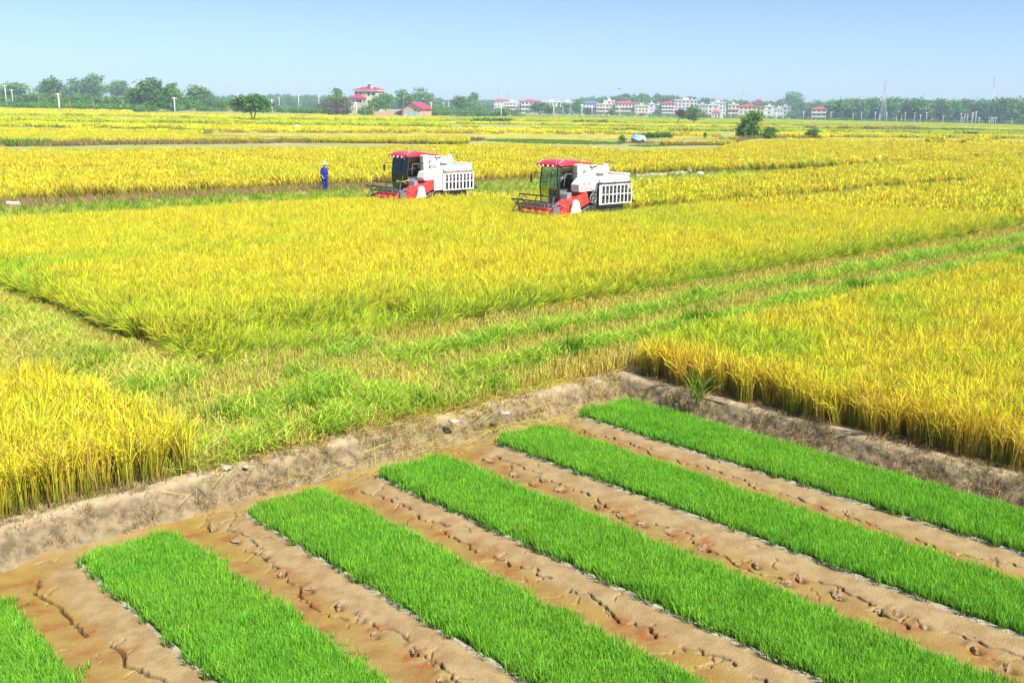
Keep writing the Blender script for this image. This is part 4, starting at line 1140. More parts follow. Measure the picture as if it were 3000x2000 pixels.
    rp = [(-0.02, 2.60), (1.36, 2.58), (1.40, 2.66), (1.16, 2.78), (0.50, 2.82), (0.02, 2.76)]
    rf = part(root, "cab_roof", M_ROOF, MB().prism(rp, -1.22, 0.20), 0.05)
    part(rf, "roof_rear", M_ROOF, MB().prism([(-0.85, 2.60), (-0.04, 2.62), (-0.04, 2.74), (-0.78, 2.70)], -1.12, 0.08), 0.03)
    part(rf, "roof_rail", M_STEEL, MB().tube([(1.34, 0.1, 2.70), (1.0, 0.1, 2.86), (0.1, 0.1, 2.88), (-0.8, 0.0, 2.80)], 0.013, 5).tube([(1.34, -1.1, 2.70), (1.0, -1.1, 2.86), (0.1, -1.1, 2.88), (-0.8, -1.0, 2.80)], 0.013, 5), 0)
    for y in (-1.05, -0.80, -0.50, -0.2): part(rf, "work_lamp", M_LAMP, MB().tube([(1.36, y, 2.585), (1.41, y, 2.57)], 0.055, 10), 0)
    part(rf, "wiper_arm", M_STEEL, MB().tube([(1.25, -0.12, 2.80), (1.42, 0.0, 2.62), (1.36, 0.02, 2.45)], 0.018, 5), 0)
    part(root, "mirror_arm", M_BLACK, MB().tube([(1.22, -1.08, 2.25), (1.42, -1.35, 2.28), (1.46, -1.42, 2.2)], 0.014, 5), 0)
    part(root, "mirror", M_BLACK, MB().box(1.44, 1.49, -1.48, -1.36, 1.86, 2.18), 0.015)
    part(root, "grab_rail", M_STEEL, MB().tube([(1.05, 0.16, 1.75), (1.05, 0.22, 2.25), (0.62, 0.22, 2.27), (0.6, 0.16, 2.05)], 0.015, 5), 0)
    part(root, "front_box", M_MGREY, MB().prism([(0.86, 0.9), (1.28, 0.9), (1.16, 1.45), (0.86, 1.52)], 0.13, 0.50), 0.02)
    part(root, "platform", M_GREY, MB().box(0.3, 1.5, -1.08, 0.5, 0.90, 1.00), 0.01)
    # --- red feeder house
    fe = part(root, "feeder_house", M_RED, MB().hexa([(2.02, 0.10, 0.42), (2.02, 0.98, 0.42), (0.25, 0.92, 1.06), (0.25, 0.16, 1.06), (2.00, 0.10, 0.84), (2.00, 0.98, 0.84), (0.42, 0.92, 1.58), (0.42, 0.16, 1.58)]), 0.02)
    part(fe, "feeder_rib", M_RED, MB().hexa([(1.42, 0.96, 0.66), (1.36, 0.985, 0.66), (1.36, 0.985, 0.66), (1.42, 0.96, 0.66), (1.30, 0.96, 1.12), (1.24, 0.985, 1.12), (1.24, 0.985, 1.12), (1.30, 0.96, 1.12)]), 0)
    part(fe, "side_rail", M_RED, MB().tube([(1.95, 0.98, 0.5), (0.30, 0.96, 1.12)], 0.03, 6), 0)
    part(fe, "strut", M_STEEL, MB().tube([(2.02, 1.02, 0.36), (0.35, 1.0, 0.92)], 0.022, 6), 0)
    part(fe, "top_cover", M_RED, MB().hexa([(1.80, 0.14, 0.905), (1.80, 0.86, 0.905), (0.55, 0.82, 1.50), (0.55, 0.20, 1.50), (1.80, 0.14, 0.94), (1.80, 0.86, 0.94), (0.55, 0.82, 1.54), (0.55, 0.20, 1.54)]), 0.01)
    # --- header
    hy0, hy1 = -1.15, 1.05
    hdr = part(root, "header_trough", M_RED, MB().hexa([(2.95, hy0, 0.30), (2.95, hy1, 0.30), (1.98, hy1, 0.26), (1.98, hy0, 0.26), (2.95, hy0, 0.34), (2.95, hy1, 0.34), (1.98, hy1, 0.32), (1.98, hy0, 0.32)]).box(1.92, 1.98, hy0, hy1, 0.26, 0.86), 0.01)
    part(hdr, "header_end", M_RED, MB().prism([(3.05, 0.28), (2.85, 0.62), (1.96, 0.92), (1.92, 0.26)], hy1, hy1 + 0.04), 0.01)
    part(hdr, "header_end", M_BLACK, MB().prism([(3.05, 0.28), (2.85, 0.70), (1.96, 0.92), (1.92, 0.26)], hy0 - 0.04, hy0), 0.01)
    w = MB().tube([(2.25, hy0 + .05, 0.58), (2.25, hy1 - .05, 0.58)], 0.12, 12)
    for j in range(70):
        a0, a1 = j * 0.55, (j + 1) * 0.55; y0 = hy0 + .1 + j * 0.039; y1 = y0 + 0.039
        w.add([(2.25 + .12 * math.cos(a0), y0, .58 + .12 * math.sin(a0)), (2.25 + .24 * math.cos(a0), y0, .58 + .24 * math.sin(a0)), (2.25 + .24 * math.cos(a1), y1, .58 + .24 * math.sin(a1)), (2.25 + .12 * math.cos(a1), y1, .58 + .12 * math.sin(a1))], [(0, 1, 2, 3)])
    part(hdr, "header_auger", M_RED, w, 0)
    part(hdr, "cutter_bar", M_STEEL, MB().box(2.94, 3.04, hy0, hy1, 0.30, 0.34), 0)
    for y in (hy0 - .02, hy1 + .02): part(hdr, "divider_point", M_LGREY, MB().tube([(2.9, y, 0.55), (3.35, y, 0.30)], [0.09, 0.015], 8), 0)
    gc = []
    for a in np.linspace(0, PI, 10): gc.append((1.28 + 0.19 * math.cos(a), 1.06 + 0.20 * math.sin(a)))
    gc += [(0.98, 0.72), (1.60, 0.66)]
    part(root, "gear_cover", M_WHITE, MB().prism(gc, 1.04, 1.18), 0.04)
    part(root, "cover_boss", M_WHITE, MB().tube([(1.28, 1.17, 1.05), (1.28, 1.21, 1.05)], 0.04, 8), 0)
    # --- reel
    RX, RZ, RR = 2.55, 1.02, 0.42
    rl = part(root, "reel_shaft", M_BLACK, MB().tube([(RX, hy0 + .02, RZ), (RX, hy1 - .02, RZ)], 0.035, 8), 0)
    ph = 0.55
    for j in range(5):
        a = ph + 2 * PI * j / 5
        bx_, bz = RX + RR * math.cos(a), RZ + RR * math.sin(a)
        br = part(rl, "reel_bat", M_BLACK, MB().tube([(bx_, hy0 + .05, bz), (bx_, hy1 - .05, bz)], 0.033, 7), 0)
        w = MB()
        for y in np.arange(hy0 + 0.12, hy1 - 0.1, 0.13): w.tube([(bx_, y, bz - .02), (bx_ + .02, y, bz - .12), (bx_ - .03, y, bz - .22)], 0.007, 4)
        part(br, "reel_tines", M_TINE, w, 0)
        for y in (hy0 + .06, -0.05, hy1 - .06):
            part(rl, "reel_spoke", M_BLACK if y < 0 else M_GREY, MB().tube([(RX, y, RZ), (bx_, y, bz)], 0.022, 6), 0)
    part(root, "reel_arm", M_BLACK, MB().tube([(1.95, hy0 - .02, 0.95), (2.3, hy0 - .02, 1.22), (RX + .05, hy0 - .02, RZ)], 0.04, 6), 0)
    part(root, "reel_arm", M_GREY, MB().tube([(1.85, hy1 - .02, 0.95), (2.2, hy1 - .02, 1.12), (RX + .05, hy1 - .02, RZ)], 0.04, 6), 0)
    part(root, "reel_disc", M_GREY, MB().tube([(RX - .15, hy1 + .02, RZ - .18), (RX - .15, hy1 + .06, RZ - .18)], 0.20, 18), 0.005)
    part(root, "reel_cylinder", M_STEEL, MB().tube([(1.9, hy1 - .1, 1.0), (2.3, hy1 - .05, 1.2)], 0.035, 8), 0)
    part(root, "header_back_rail", M_LGREY, MB().box(1.84, 1.92, hy0, 0.1, 0.86, 1.0), 0.02)
    # --- tail
    part(root, "straw_chopper", M_BLACK, MB().prism([(-2.30, 1.0), (-2.30, 1.62), (-2.52, 1.45), (-2.62, 1.1)], -0.8, 0.86), 0.02)
    part(root, "tail_flap", M_GREY, MB().hexa([(-2.60, -0.8, 1.10), (-2.95, -0.8, 0.92), (-2.95, 0.8, 0.92), (-2.60, 0.8, 1.10), (-2.60, -0.8, 1.13), (-2.95, -0.8, 0.95), (-2.95, 0.8, 0.95), (-2.60, 0.8, 1.13)]), 0)
    return root
M_BROWNBAR = paint("rusty_bar", (0.25, 0.10, 0.06), 0.6, 0.3)
H1 = harvester(0, HARV[0][0], HARV[0][1], "white and red harvester with opaque green windscreen, nearer the blue-clad farmer")
H2 = harvester(1, HARV[1][0], HARV[1][1], "white and red harvester with clear cab glass and pale barred guard")
# crop strands caught on the first machine's reel
w = MB()
for i in range(9):
    a = random.uniform(0, 6.28); w.tube([(2.25, 0.9, 1.5), (2.25 + 0.18 * math.cos(a), 0.9 + .1 * math.sin(a * 2), 1.55 + 0.12 * math.sin(a)), (2.25 + 0.34 * math.cos(a), 0.9 + .2 * math.sin(a * 2), 1.55 + 0.20 * math.sin(a) + .05)], 0.012, 4)
part(H1, "caught_straw", mat("caught_straw", (0.6, 0.5, 0.15), 0.9), w, 0)

# ================================================================== FARMER
M_SKIN = mat("skin", (0.50, 0.29, 0.19), 0.55, 0.06, 8)
M_BLUE = mat("blue_work_cloth", (0.010, 0.028, 0.28), 0.85, scale=7, col2=(0.006, 0.016, 0.16), bump=0.5, bscale=18)
M_NAVY = mat("navy_trouser_cloth", (0.008, 0.020, 0.20), 0.85, scale=7, col2=(0.006, 0.015, 0.16), bump=0.5, bscale=14)
M_STRAWHAT = mat("straw_hat", (0.72, 0.58, 0.34), 0.85, scale=30, col2=(0.50, 0.38, 0.20), bump=0.4, bscale=80)
M_SHIRT = mat("white_collar", (0.75, 0.68, 0.68), 0.8)
M_SHOE = mat("dark_boot", (0.03, 0.03, 0.025), 0.6)
def skin_mesh(name, verts, edges, radii, m, sub=2, rootv=0):
    me = bpy.data.meshes.new(name); me.from_pydata(verts, edges, [])
    o = bpy.data.objects.new(name, me); COL.objects.link(o)
    sk = o.modifiers.new("skin", 'SKIN'); sk.use_smooth_shade = True
    for i, r_ in enumerate(radii):
        v = me.skin_vertices[0].data[i]; v.radius = (r_, r_) if not isinstance(r_, tuple) else r_; v.use_root = (i == rootv)
    sb = o.modifiers.new("sub", 'SUBSURF'); sb.levels = sub; sb.render_levels = sub
    dg = bpy.context.evaluated_depsgraph_get()
    out = bpy.data.meshes.new_from_object(o.evaluated_get(dg)); out.name = name
    bpy.data.objects.remove(o)
    out.materials.clear(); out.materials.append(m)
    for p in out.polygons: p.use_smooth = True
    return out
def farmer(loc, rz):
    root = empty("person", (float(loc[0]), float(loc[1]), 0.0), rz)     # faces local +x, right hand at -y
    tag(root, "person in blue work clothes and straw hat standing by the field bank", "person")
    V = [(0,0,.95),(0,0,1.12),(.01,0,1.32),(.01,0,1.45),(.03,0,1.52),(.05,0,1.60),(.04,0,1.70),           # pelvis..head
         (0,-.09,.90),(.02,-.10,.50),(0,-.10,.10),(.10,-.11,.04),(.18,-.12,.035),                           # right leg
         (0,.09,.90),(.03,.11,.50),(.0,.12,.10),(.10,.13,.04),(.18,.14,.035),                               # left leg
         (.0,-.17,1.40),(-.03,-.24,1.14),(.07,-.25,.93),(.13,-.24,.88),                                     # right arm
         (.0,.17,1.40),(-.06,.25,1.16),(.09,.21,1.02),(.15,.17,1.00),                                       # left arm
         (.135,0,1.60),(.155,0,1.585)]                                                                       # nose
    E_ = [(0,1),(1,2),(2,3),(3,4),(4,5),(5,6),(0,7),(7,8),(8,9),(9,10),(10,11),(0,12),(12,13),(13,14),(14,15),(15,16),(2,17),(17,18),(18,19),(19,20),(2,21),(21,22),(22,23),(23,24),(5,25),(25,26)]
    R_ = [.125,.12,.135,.06,.052,.088,.075,.085,.06,.042,.04,.03,.085,.06,.042,.04,.03,.058,.044,.033,.028,.058,.044,.033,.028,.028,.012]
    bm_ = skin_mesh("body", V, E_, R_, M_SKIN)
    body = link(bpy.data.objects.new("body", bm_), root)
    def fingers(base, d, side):
        for i in range(4):
            off = Vector(side) * (-0.024 + 0.016 * i); b0 = Vector(base) + off
            L = (0.062, 0.072, 0.068, 0.054)[i]; d_ = Vector(d)
            mb = MB().tube([b0, b0 + d_ * L * 0.5, b0 + d_ * L * 0.75 + Vector((0.012, 0, -0.028))], [0.009, 0.0085, 0.007], 6)
            mb.build("finger", M_SKIN, body, 0, True)
        b0 = Vector(base) - Vector(side) * 0.03 - Vector(d) * 0.03
        MB().tube([b0, b0 + (Vector(d) - Vector(side) * 0.8) * 0.03, b0 + (Vector(d) * 1.2 - Vector(side) * 0.7) * 0.05], [0.010, 0.0095, 0.008], 6).build("thumb", M_SKIN, body, 0, True)
    fingers((.14, -.24, .87), (0.55, 0.0, -0.83), (0.3, 1, 0)); fingers((.155, .165, .995), (0.5, -0.8, -0.2), (0.3, 0.1, 0.95))
    # clothes
    V = [(0,0,.96),(0,0,1.12),(.0,0,1.30),(0,0,1.41),(.0,-.17,1.40),(-.035,-.245,1.15),(.05,-.25,.975),(.0,.17,1.40),(-.065,.255,1.16),(.07,.22,1.04),(0,0,.86)]
    E_ = [(0,1),(1,2),(2,3),(3,4),(4,5),(5,6),(3,7),(7,8),(8,9),(0,10)]
    jk = skin_mesh("jacket", V, E_, [(.17,.19),(.165,.18),(.16,.19),(.085,.10),.082,.072,.056,.082,.072,.056,(.175,.19)], M_BLUE)
    j = link(bpy.data.objects.new("jacket", jk), root)
    V = [(0,0,.92),(0,-.09,.84),(.03,-.105,.48),(0,-.105,.11),(0,.09,.84),(.04,.115,.48),(0,.125,.11)]
    tr = skin_mesh("trousers", V, [(0,1),(1,2),(2,3),(0,4),(4,5),(5,6)], [(.15,.16),.115,.09,.078,.115,.09,.078], M_NAVY)
    link(bpy.data.objects.new("trousers", tr), root)
    MB().tube([(.03, 0, 1.44), (.05, 0, 1.49)], [.085, .07], 10).build("collar", M_SHIRT, root, 0, True)
    # face
    for s_ in (-1, 1):
        MB().tube([(.115, s_ * .033, 1.615), (.128, s_ * .033, 1.615)], .012, 6).build("eye", M_SHOE, body)
        MB().tube([(.04, s_ * .085, 1.60), (.035, s_ * .10, 1.60)], [.03, .018], 7).build("ear", M_SKIN, body)
        MB().box(-.07, .20, s_ * .11 - .055, s_ * .11 + .055, 0.0, .10).build("boot", M_SHOE, root, .03)
    MB().box(.105, .126, -.025, .025, 1.545, 1.553).build("mouth", mat("lips", (0.35, 0.12, 0.09), 0.5), body)
    # hat: crown, sloping brim, band
    prof = [(0.0, 1.795), (0.05, 1.79), (0.085, 1.76), (0.10, 1.68), (0.12, 1.665), (0.19, 1.645), (0.235, 1.615), (0.235, 1.605), (0.185, 1.632), (0.10, 1.655)]
    n = 24; vs = []; fs = []
    for a in range(n):
        an = 2 * PI * a / n
        for (r_, z_) in prof:
            z2 = z_ + (0.03 * math.cos(an) + 0.015 * math.sin(2 * an)) * max(0, (r_ - 0.1) / 0.13)
            vs.append((0.03 + r_ * math.cos(an), r_ * math.sin(an), z2))
    k = len(prof)
    for a in range(n):
        for i in range(k - 1): fs.append((a * k + i, ((a + 1) % n) * k + i, ((a + 1) % n) * k + i + 1, a * k + i + 1))
    MB().add(vs, fs).build("straw_hat", M_STRAWHAT, root, 0, True)
    return root
farmer(MAN, math.radians(-35))

# ================================================================== TREES
def tube_np(pts, rs, n=6, col=(0.16, 0.12, 0.08)):
    mb = MB().tube(pts, rs, n, False)
    return mb.v, [f for f in mb.f]
M_BARK = mat("bark", (0.17, 0.13, 0.09), 0.95, scale=3, col2=(0.09, 0.07, 0.05), bump=0.6, bscale=12)
TG = [np.array([0.055, 0.145, 0.018]), np.array([0.10, 0.225, 0.026]), np.array([0.155, 0.31, 0.035]), np.array([0.23, 0.36, 0.045])]
def crown(seed, lobes, n_clump=120, per=16, sig=0.055, leaf=0.035, cols=TG, w=(2, 3, 2, 0.8), core=0.35):
    """leaf quads in clumps spread through ellipsoid lobes (unit tree: height 1)"""
    r = np.random.default_rng(seed)
    lobes = np.array(lobes, float)
    vol = lobes[:, 3] * lobes[:, 4] * lobes[:, 5]; vol = vol ** 0.75; vol /= vol.sum()
    k = r.choice(len(lobes), n_clump, p=vol)
    d = r.normal(0, 1, (n_clump, 3)); d /= np.linalg.norm(d, axis=1)[:, None]
    rad = (core + (1 - core) * r.random(n_clump)) ** 0.6
    c = lobes[k, :3] + d * lobes[k, 3:6] * rad[:, None]
    c[:, 2] += 0.0
    n = n_clump * per
    ctr = np.repeat(c, per, 0) + r.normal(0, sig, (n, 3)) * np.array([1.15, 1.15, 0.8])
    nrm = r.normal(0, 1, (n, 3)) + np.repeat(d, per, 0) * 0.8 + np.array([0, 0, 0.5]); nrm /= np.linalg.norm(nrm, axis=1)[:, None]
    a = np.cross(nrm, r.normal(0, 1, (n, 3))); a /= np.linalg.norm(a, axis=1)[:, None] + 1e-9
    b = np.cross(nrm, a)
    s = leaf * r.uniform(0.6, 1.35, n)[:, None]
    V = np.stack([ctr - a * s, ctr - b * s * 0.55, ctr + a * s, ctr + b * s * 0.55], 1).reshape(-1, 3)
    Q = np.arange(n * 4).reshape(-1, 4)
    ci = r.choice(len(cols), n_clump, p=np.array(w) / sum(w))
    C = np.repeat(np.array(cols)[ci], per, 0) * (1 + r.normal(0, 0.18, (n, 1)))
    return V, Q, np.clip(np.repeat(C, 4, 0), 0.01, 0.6)
def lobed(seed, base, n, h0, h1, rx, rz, conical=False):
    r = np.random.default_rng(seed); L = []
    for i in range(n):
        z = h0 + (h1 - h0) * (i + 0.5) / n
        kk = (1 - (z - h0) / (h1 - h0 + 1e-6)) if conical else math.sin(PI * (0.18 + 0.72 * (z - h0) / (h1 - h0)))
        a = r.uniform(0, 6.28); off = rx * (0.45 if not conical else 0.2) * kk * r.uniform(0.5, 1.2)
        q = rx * (0.35 + 0.5 * kk) * r.uniform(0.8, 1.15)
        L.append((off * math.cos(a), off * math.sin(a), z, q, q, rz * r.uniform(0.8, 1.2)))
    return L
TREE_V = {}
def tree_variant(kind, seed):
    key = (kind, seed)
    if key in TREE_V: return TREE_V[key]
    col, w = TG, (2, 3, 2, 0.8)
    th = 0.30
    if kind == 'broad': L = lobed(seed, 0, 8, 0.34, 0.93, 0.40, 0.15); nc, per = 150, 16
    elif kind == 'tall': L = lobed(seed, 0, 9, 0.22, 0.95, 0.30, 0.13); nc, per = 150, 16
    elif kind == 'cone': L = lobed(seed, 0, 9, 0.16, 0.97, 0.34, 0.10, True); nc, per = 130, 16; w = (3, 3, 1.5, 0.4)
    elif kind == 'clump':
        L = []; r = np.random.default_rng(seed)
        for i in range(9):
            a = -1 + 2 * i / 8; hh = 0.98 - 0.32 * abs(a) ** 1.5 - 0.10 * (i % 2)
            L += [(a * 0.5, r.uniform(-.25, .25), hh * 0.5, 0.17, 0.2, hh * 0.44), (a * 0.5 + r.uniform(-.05, .05), r.uniform(-.2, .2), hh - 0.12, 0.09, 0.1, 0.12)]
        nc, per = 360, 16; w = (3, 3, 1.6, 0.5)
    elif kind == 'bush': L = lobed(seed, 0, 7, 0.10, 0.86, 0.50, 0.17); nc, per = 150, 18; th = 0.12
    elif kind == 'shrub': L = lobed(seed, 0, 6, 0.05, 0.75, 0.60, 0.22); nc, per = 110, 16; th = 0.1; w = (1, 3, 3, 1.4)
    elif kind == 'dry': L = lobed(seed, 0, 8, 0.05, 0.75, 0.62, 0.22); nc, per = 170, 14; th = 0.1; col = [np.array([0.10, 0.10, 0.035]), np.array([0.17, 0.10, 0.055]), np.array([0.08, 0.12, 0.03]), np.array([0.20, 0.13, 0.08])]; w = (2, 2, 2, 1)
    elif kind == 'brown': L = [(0.10, 0, 0.78, 0.16, 0.16, 0.16), (0.18, 0, 0.62, 0.16, 0.14, 0.16), (0.22, 0, 0.5, 0.10, 0.1, 0.1)]; nc, per = 60, 14; th = 0.6; col = [np.array([0.16, 0.09, 0.05]), np.array([0.10, 0.09, 0.04]), np.array([0.2, 0.12, 0.08]), np.array([0.1, 0.12, 0.04])]
    elif kind == 'field': L = [(-.22, 0, .74, .24, .22, .15), (.10, .05, .82, .26, .24, .15), (.30, -.05, .62, .20, .2, .16), (-.38, 0, .58, .18, .18, .13), (.02, 0, .58, .24, .22, .13), (-.18, .1, .42, .09, .09, .07), (.20, -.1, .43, .08, .08, .06), (-.52, 0, .66, .09, .09, .06)]; nc, per = 170, 16; w = (2, 3, 2.5, 1.2)
    elif kind == 'lean': L = [(-.12, 0, .28, .26, .24, .22), (-.08, 0, .55, .24, .22, .22), (.06, 0, .75, .20, .18, .16), (.18, 0, .86, .14, .13, .12), (-.2, 0, .12, .2, .2, .12), (.14, 0, .3, .14, .14, .22)]; nc, per = 190, 18; w = (2, 3, 2.5, 1); th = 0.1
    else: L = lobed(seed, 0, 7, 0.3, 0.93, 0.36, 0.16); nc, per = 90, 12
    V, Q, C = crown(seed, L, nc, per, cols=col, w=w)
    V[:, 2] = np.maximum(V[:, 2], 0.01)
    cm = np_mesh("crown_" + kind, V, Q, [M_TREE], col=C)
    r = np.random.default_rng(seed + 1)
    mb = MB()
    top = max(l[2] for l in L) - 0.05
    if kind == 'field':
        mb.tube([(0, 0, 0), (-.03, 0, .22), (-.10, 0, .5), (-.2, 0, .72)], [.022, .018, .014, .006], 6); mb.tube([(.01, 0, 0), (.05, 0, .25), (.10, 0, .55), (.12, 0, .8)], [.022, .018, .014, .006], 6)
    elif kind == 'brown':
        mb.tube([(0, 0, 0), (.02, 0, .3), (.08, 0, .6), (.10, 0, .85)], [.012, .01, .008, .004], 5); mb.tube([(.02, 0, .2), (.14, 0, .5), (.2, 0, .7)], [.008, .006, .003], 5)
    else:
        mb.tube([(0, 0, -.01), (0.01, 0, top * .4), (0, .01, top)], [.026, .018, .005], 6)
    for i in range(7):
        l = L[r.integers(0, len(L))]
        z0 = min(th + 0.1, l[2] * 0.7); mb.tube([(0, 0, z0), (l[0] * .5, l[1] * .5, (z0 + l[2]) / 2), (l[0], l[1], l[2])], [.012, .008, .003], 5)
    tm_ = bpy.data.meshes.new("trunk"); tm_.from_pydata(mb.v, [], mb.f); tm_.update(); tm_.materials.append(M_BARK)
    TREE_V[key] = (cm, tm_); return TREE_V[key]
def tree(kind, seed, pxc, ytop, base, label, cat="tree", group=None, width=None, name=None, z0=0.0):
    """base: (px, py) on the ground; pxc centre pixel; height from ytop; width in px"""
    p = U(base[0], base[1])
    d = math.hypot(p[0], p[1])
    p = at(pxc, base[1], d); p[2] = float(Z(p[0], p[1])) + z0
    h = hgt(pxc, ytop, p)
    cm, tm_ = tree_variant(kind, seed)
    root = empty(name or ("tree" if cat == "tree" else "bush"), tuple(map(float, p)), 0)
    sx = h
    if width:
        ext = np.zeros(len(cm.vertices) * 3, np.float32); cm.vertices.foreach_get("co", ext); ext = ext.reshape(-1, 3)
        sx = (width * d / F) / (np.percentile(ext[:, 0], 99) - np.percentile(ext[:, 0], 1))
    tag(root, label, cat, group)
    for nm, me in (("crown", cm), ("trunk", tm_)):
        o = link(bpy.data.objects.new(nm, me), root); o.scale = (sx, (sx + h) / 2 if sx < h else sx, h)
    return root
tree('broad', 1, 40, 241, (40, 306), "spreading tree behind the pair of white poles at the field end", width=92)
tree('broad', 2, 156, 231, (156, 305), "round airy tree next to a dark pointed tree", width=82)
tree('cone', 3, 222, 231, (222, 307), "dark pointed tree between two taller round trees", width=62)
tree('tall', 4, 280, 221, (280, 309), "tallest round tree in the roadside row", width=74)
tree('broad', 5, 357, 237, (357, 311), "tree with a spiky top next to the big dark clump", width=68)
tree('clump', 6, 442, 222, (442, 327), "big dark clump of tall trees standing at the field edge", width=112)
tree('tall', 7, 507, 246, (507, 328), "narrow dark tree joined to the big clump", width=48)
tree('broad', 8, 582, 253, (582, 322), "round tree behind a white utility pole and low shrubs", width=72)
tree('shrub', 9, 625, 280, (625, 322), "low dark bush beside the round tree", "bush", width=34)
tree('shrub', 10, 658, 297, (658, 326), "grey green bush behind the lone forked tree", "bush", width=40)
tree('field', 11, 742, 275, (744, 359), "lone green tree with forked trunk standing in the yellow fields", width=112)
tree('dry', 12, 985, 281, (985, 338), "bush overgrown with dry reddish vines left of the cream house", "bush", width=106)
tree('tall', 13, 990, 261, (990, 331), "grey green tree rising above the vine covered bush", width=46)
tree('bush', 14, 1078, 306, (1078, 338), "dense green bush in front of the porch", "bush", width=52)
tree('broad', 15, 1128, 276, (1128, 334), "dark tree between the cream house and the brick barn", width=66)
tree('broad', 16, 1108, 285, (1108, 334), "dark low tree against the cream house wall", width=44)
tree('tall', 17, 1184, 266, (1184, 330), "tree standing behind the barn roof ridge", width=60)
tree('broad', 18, 1234, 263, (1234, 329), "wide tree behind the brick gable", width=68)
tree('shrub', 19, 1275, 300, (1275, 337), "mixed bush right beside the brick barn", "bush", width=66)
tree('shrub', 20, 1315, 306, (1315, 338), "low green bush in the gap behind the barn", "bush", width=50)
tree('broad', 21, 1350, 281, (1350, 336), "yellowish green tree beside a slim bluish tree", width=58)
tree('tall', 22, 1389, 273, (1389, 330), "slim bluish tree next to the village", width=32)
tree('shrub', 23, 1408, 304, (1408, 341), "yellow green bush below the slim bluish tree", "bush", width=60)
tree('bush', 24, 1470, 311, (1470, 343), "leafy bush behind a white pole with crossbar", "bush", width=62)
tree('shrub', 25, 1512, 318, (1512, 343), "bright green bush at the yellow grass edge", "bush", width=42)
tree('broad', 26, 1580, 300, (1580, 338), "bluish round tree in front of the white row houses", width=56)
tree('broad', 27, 1611, 306, (1611, 340), "dark compact tree in front of the white row houses", width=40)
tree('tall', 28, 1655, 303, (1655, 336), "slim tree covering the end of the white row", width=36)
tree('tall', 29, 1685, 300, (1685, 336), "slim tree beside the blue roofed house", width=36)
tree('tall', 30, 1722, 318, (1722, 338), "low tree in front of the blue roofed house", width=34)
tree('broad', 31, 1792, 322, (1792, 341), "small dense tree before the cream terrace", width=22)
tree('shrub', 32, 1845, 327, (1845, 341), "low bush before the red hipped roof", "bush", width=36)
tree('shrub', 33, 1882, 330, (1882, 341), "low bush before the plain cream block", "bush", width=34)
tree('broad', 34, 1927, 320, (1927, 342), "pale green tree before the blue grey house", width=28)
tree('brown', 35, 1985, 317, (1973, 367), "thin leaning tree with sparse brown leaves", width=32)
tree('broad', 36, 2032, 311, (2034, 366), "dark rounded tree beside the brown leaved tree", width=46)
tree('dry', 37, 2058, 322, (2056, 349), "bare brownish shrub behind the dark rounded tree", "bush", width=34)
tree('broad', 38, 2120, 318, (2120, 343), "bluish green tree next to the little red roofed house", width=34)
tree('lean', 39, 2199, 321, (2196, 407), "tall leaning bush in the yellow field, largest of three", "bush", width=66)
tree('bush', 40, 2257, 370, (2257, 406), "round pale green bush in the middle of three", "bush", width=46)
tree('bush', 41, 2383, 373, (2383, 406), "compact dark green bush standing alone on the dike", "bush", width=39)
tree('broad', 42, 2320, 270, (2322, 346), "huge old tree with dark dome crown behind the village", width=68)
tree('broad', 43, 2300, 292, (2300, 345), "bluish tree at the foot of the huge dome crowned tree", width=50)
tree('tall', 44, 2333, 318, (2333, 349), "thin pale poplar before the village end", width=18)
tree('tall', 45, 2316, 325, (2310, 349), "small dark tree before the grey houses", width=28)
tree('shrub', 46, 2455, 338, (2455, 352), "round low bush near the lone red roofed house", "bush", width=24)
tree('cone', 47, 2634, 313, (2634, 359), "dark conifer standing before the wood near the pylon", width=32)
tree('cone', 48, 2793, 322, (2793, 361), "dark conifer standing before the middle of the wood", width=24)
tree('tall', 49, 2760, 306, (2760, 356), "pale yellow green rounded tree in the wood's front", width=40)
tree('tall', 50, 2943, 322, (2943, 361), "dark tree beside a row of short white posts", width=32)
tree('broad', 51, 3003, 335, (3003, 371), "near dark tree at the frame edge below the wood", width=40)
tree('shrub', 52, 2920, 395, (2922, 401), "dark round shrub on the far dike", "bush", width=36)
tree('shrub', 53, 2995, 396, (2995, 401), "half cut shrub at the far dike's end", "bush", width=26)
tree('shrub', 54, 2660, 367, (2660, 380), "brownish bush on the weedy dike", "bush", width=50)
tree('bush', 55, 1824, 392, (1826, 421), "leafy green shrub beside the blue tarpaulin", "bush", width=23)
tree('tall', 56, 2066, 388, (2068, 406), "small sapling on the stubble field edge", "bush", width=12)
tree('shrub', 57, 2330, 400, (2335, 407), "flat weed clump between the round bushes", "bush", width=44)
tree('shrub', 58, 2106, 362, (2106, 369), "dark flat bush out in the far paddies", "bush", width=26)
tree('shrub', 59, 2115, 403, (2115, 408), "low weeds beside the leaning bush", "bush", width=26)

# corn and banana-like leafy clumps (big leaves)
LEAFY = [tuft(900 + k, 40, 1.0, [np.array([0.06, 0.17, 0.03]), np.array([0.11, 0.25, 0.05]), np.array([0.2, 0.33, 0.1])], [2, 2, 1], 0.11, 0.10, 1.1) for k in range(3)]
LEAFM = [np_mesh("leaves", v_, q_, [M_PLANT], col=c_) for v_, q_, c_ in LEAFY]
def leafy(px_, py_, h, k, label, group):
    p = U(px_, py_)
    o = link(bpy.data.objects.new("leafy_plant", LEAFM[k % 3])); o.location = tuple(map(float, p)); o.scale = (h * 1.25, h * 1.25, h); o.rotation_euler = (0, 0, random.uniform(0, 6))
    tag(o, label, "plant", group)
for i in range(16): leafy(1893 + i * 4.6, 408 - i * 0.15 + random.uniform(-1, 1), random.uniform(1.1, 1.6), i, "broad leaved crop plant in the row beside the blue tarpaulin", "leafy plants in the row by the tarpaulin")
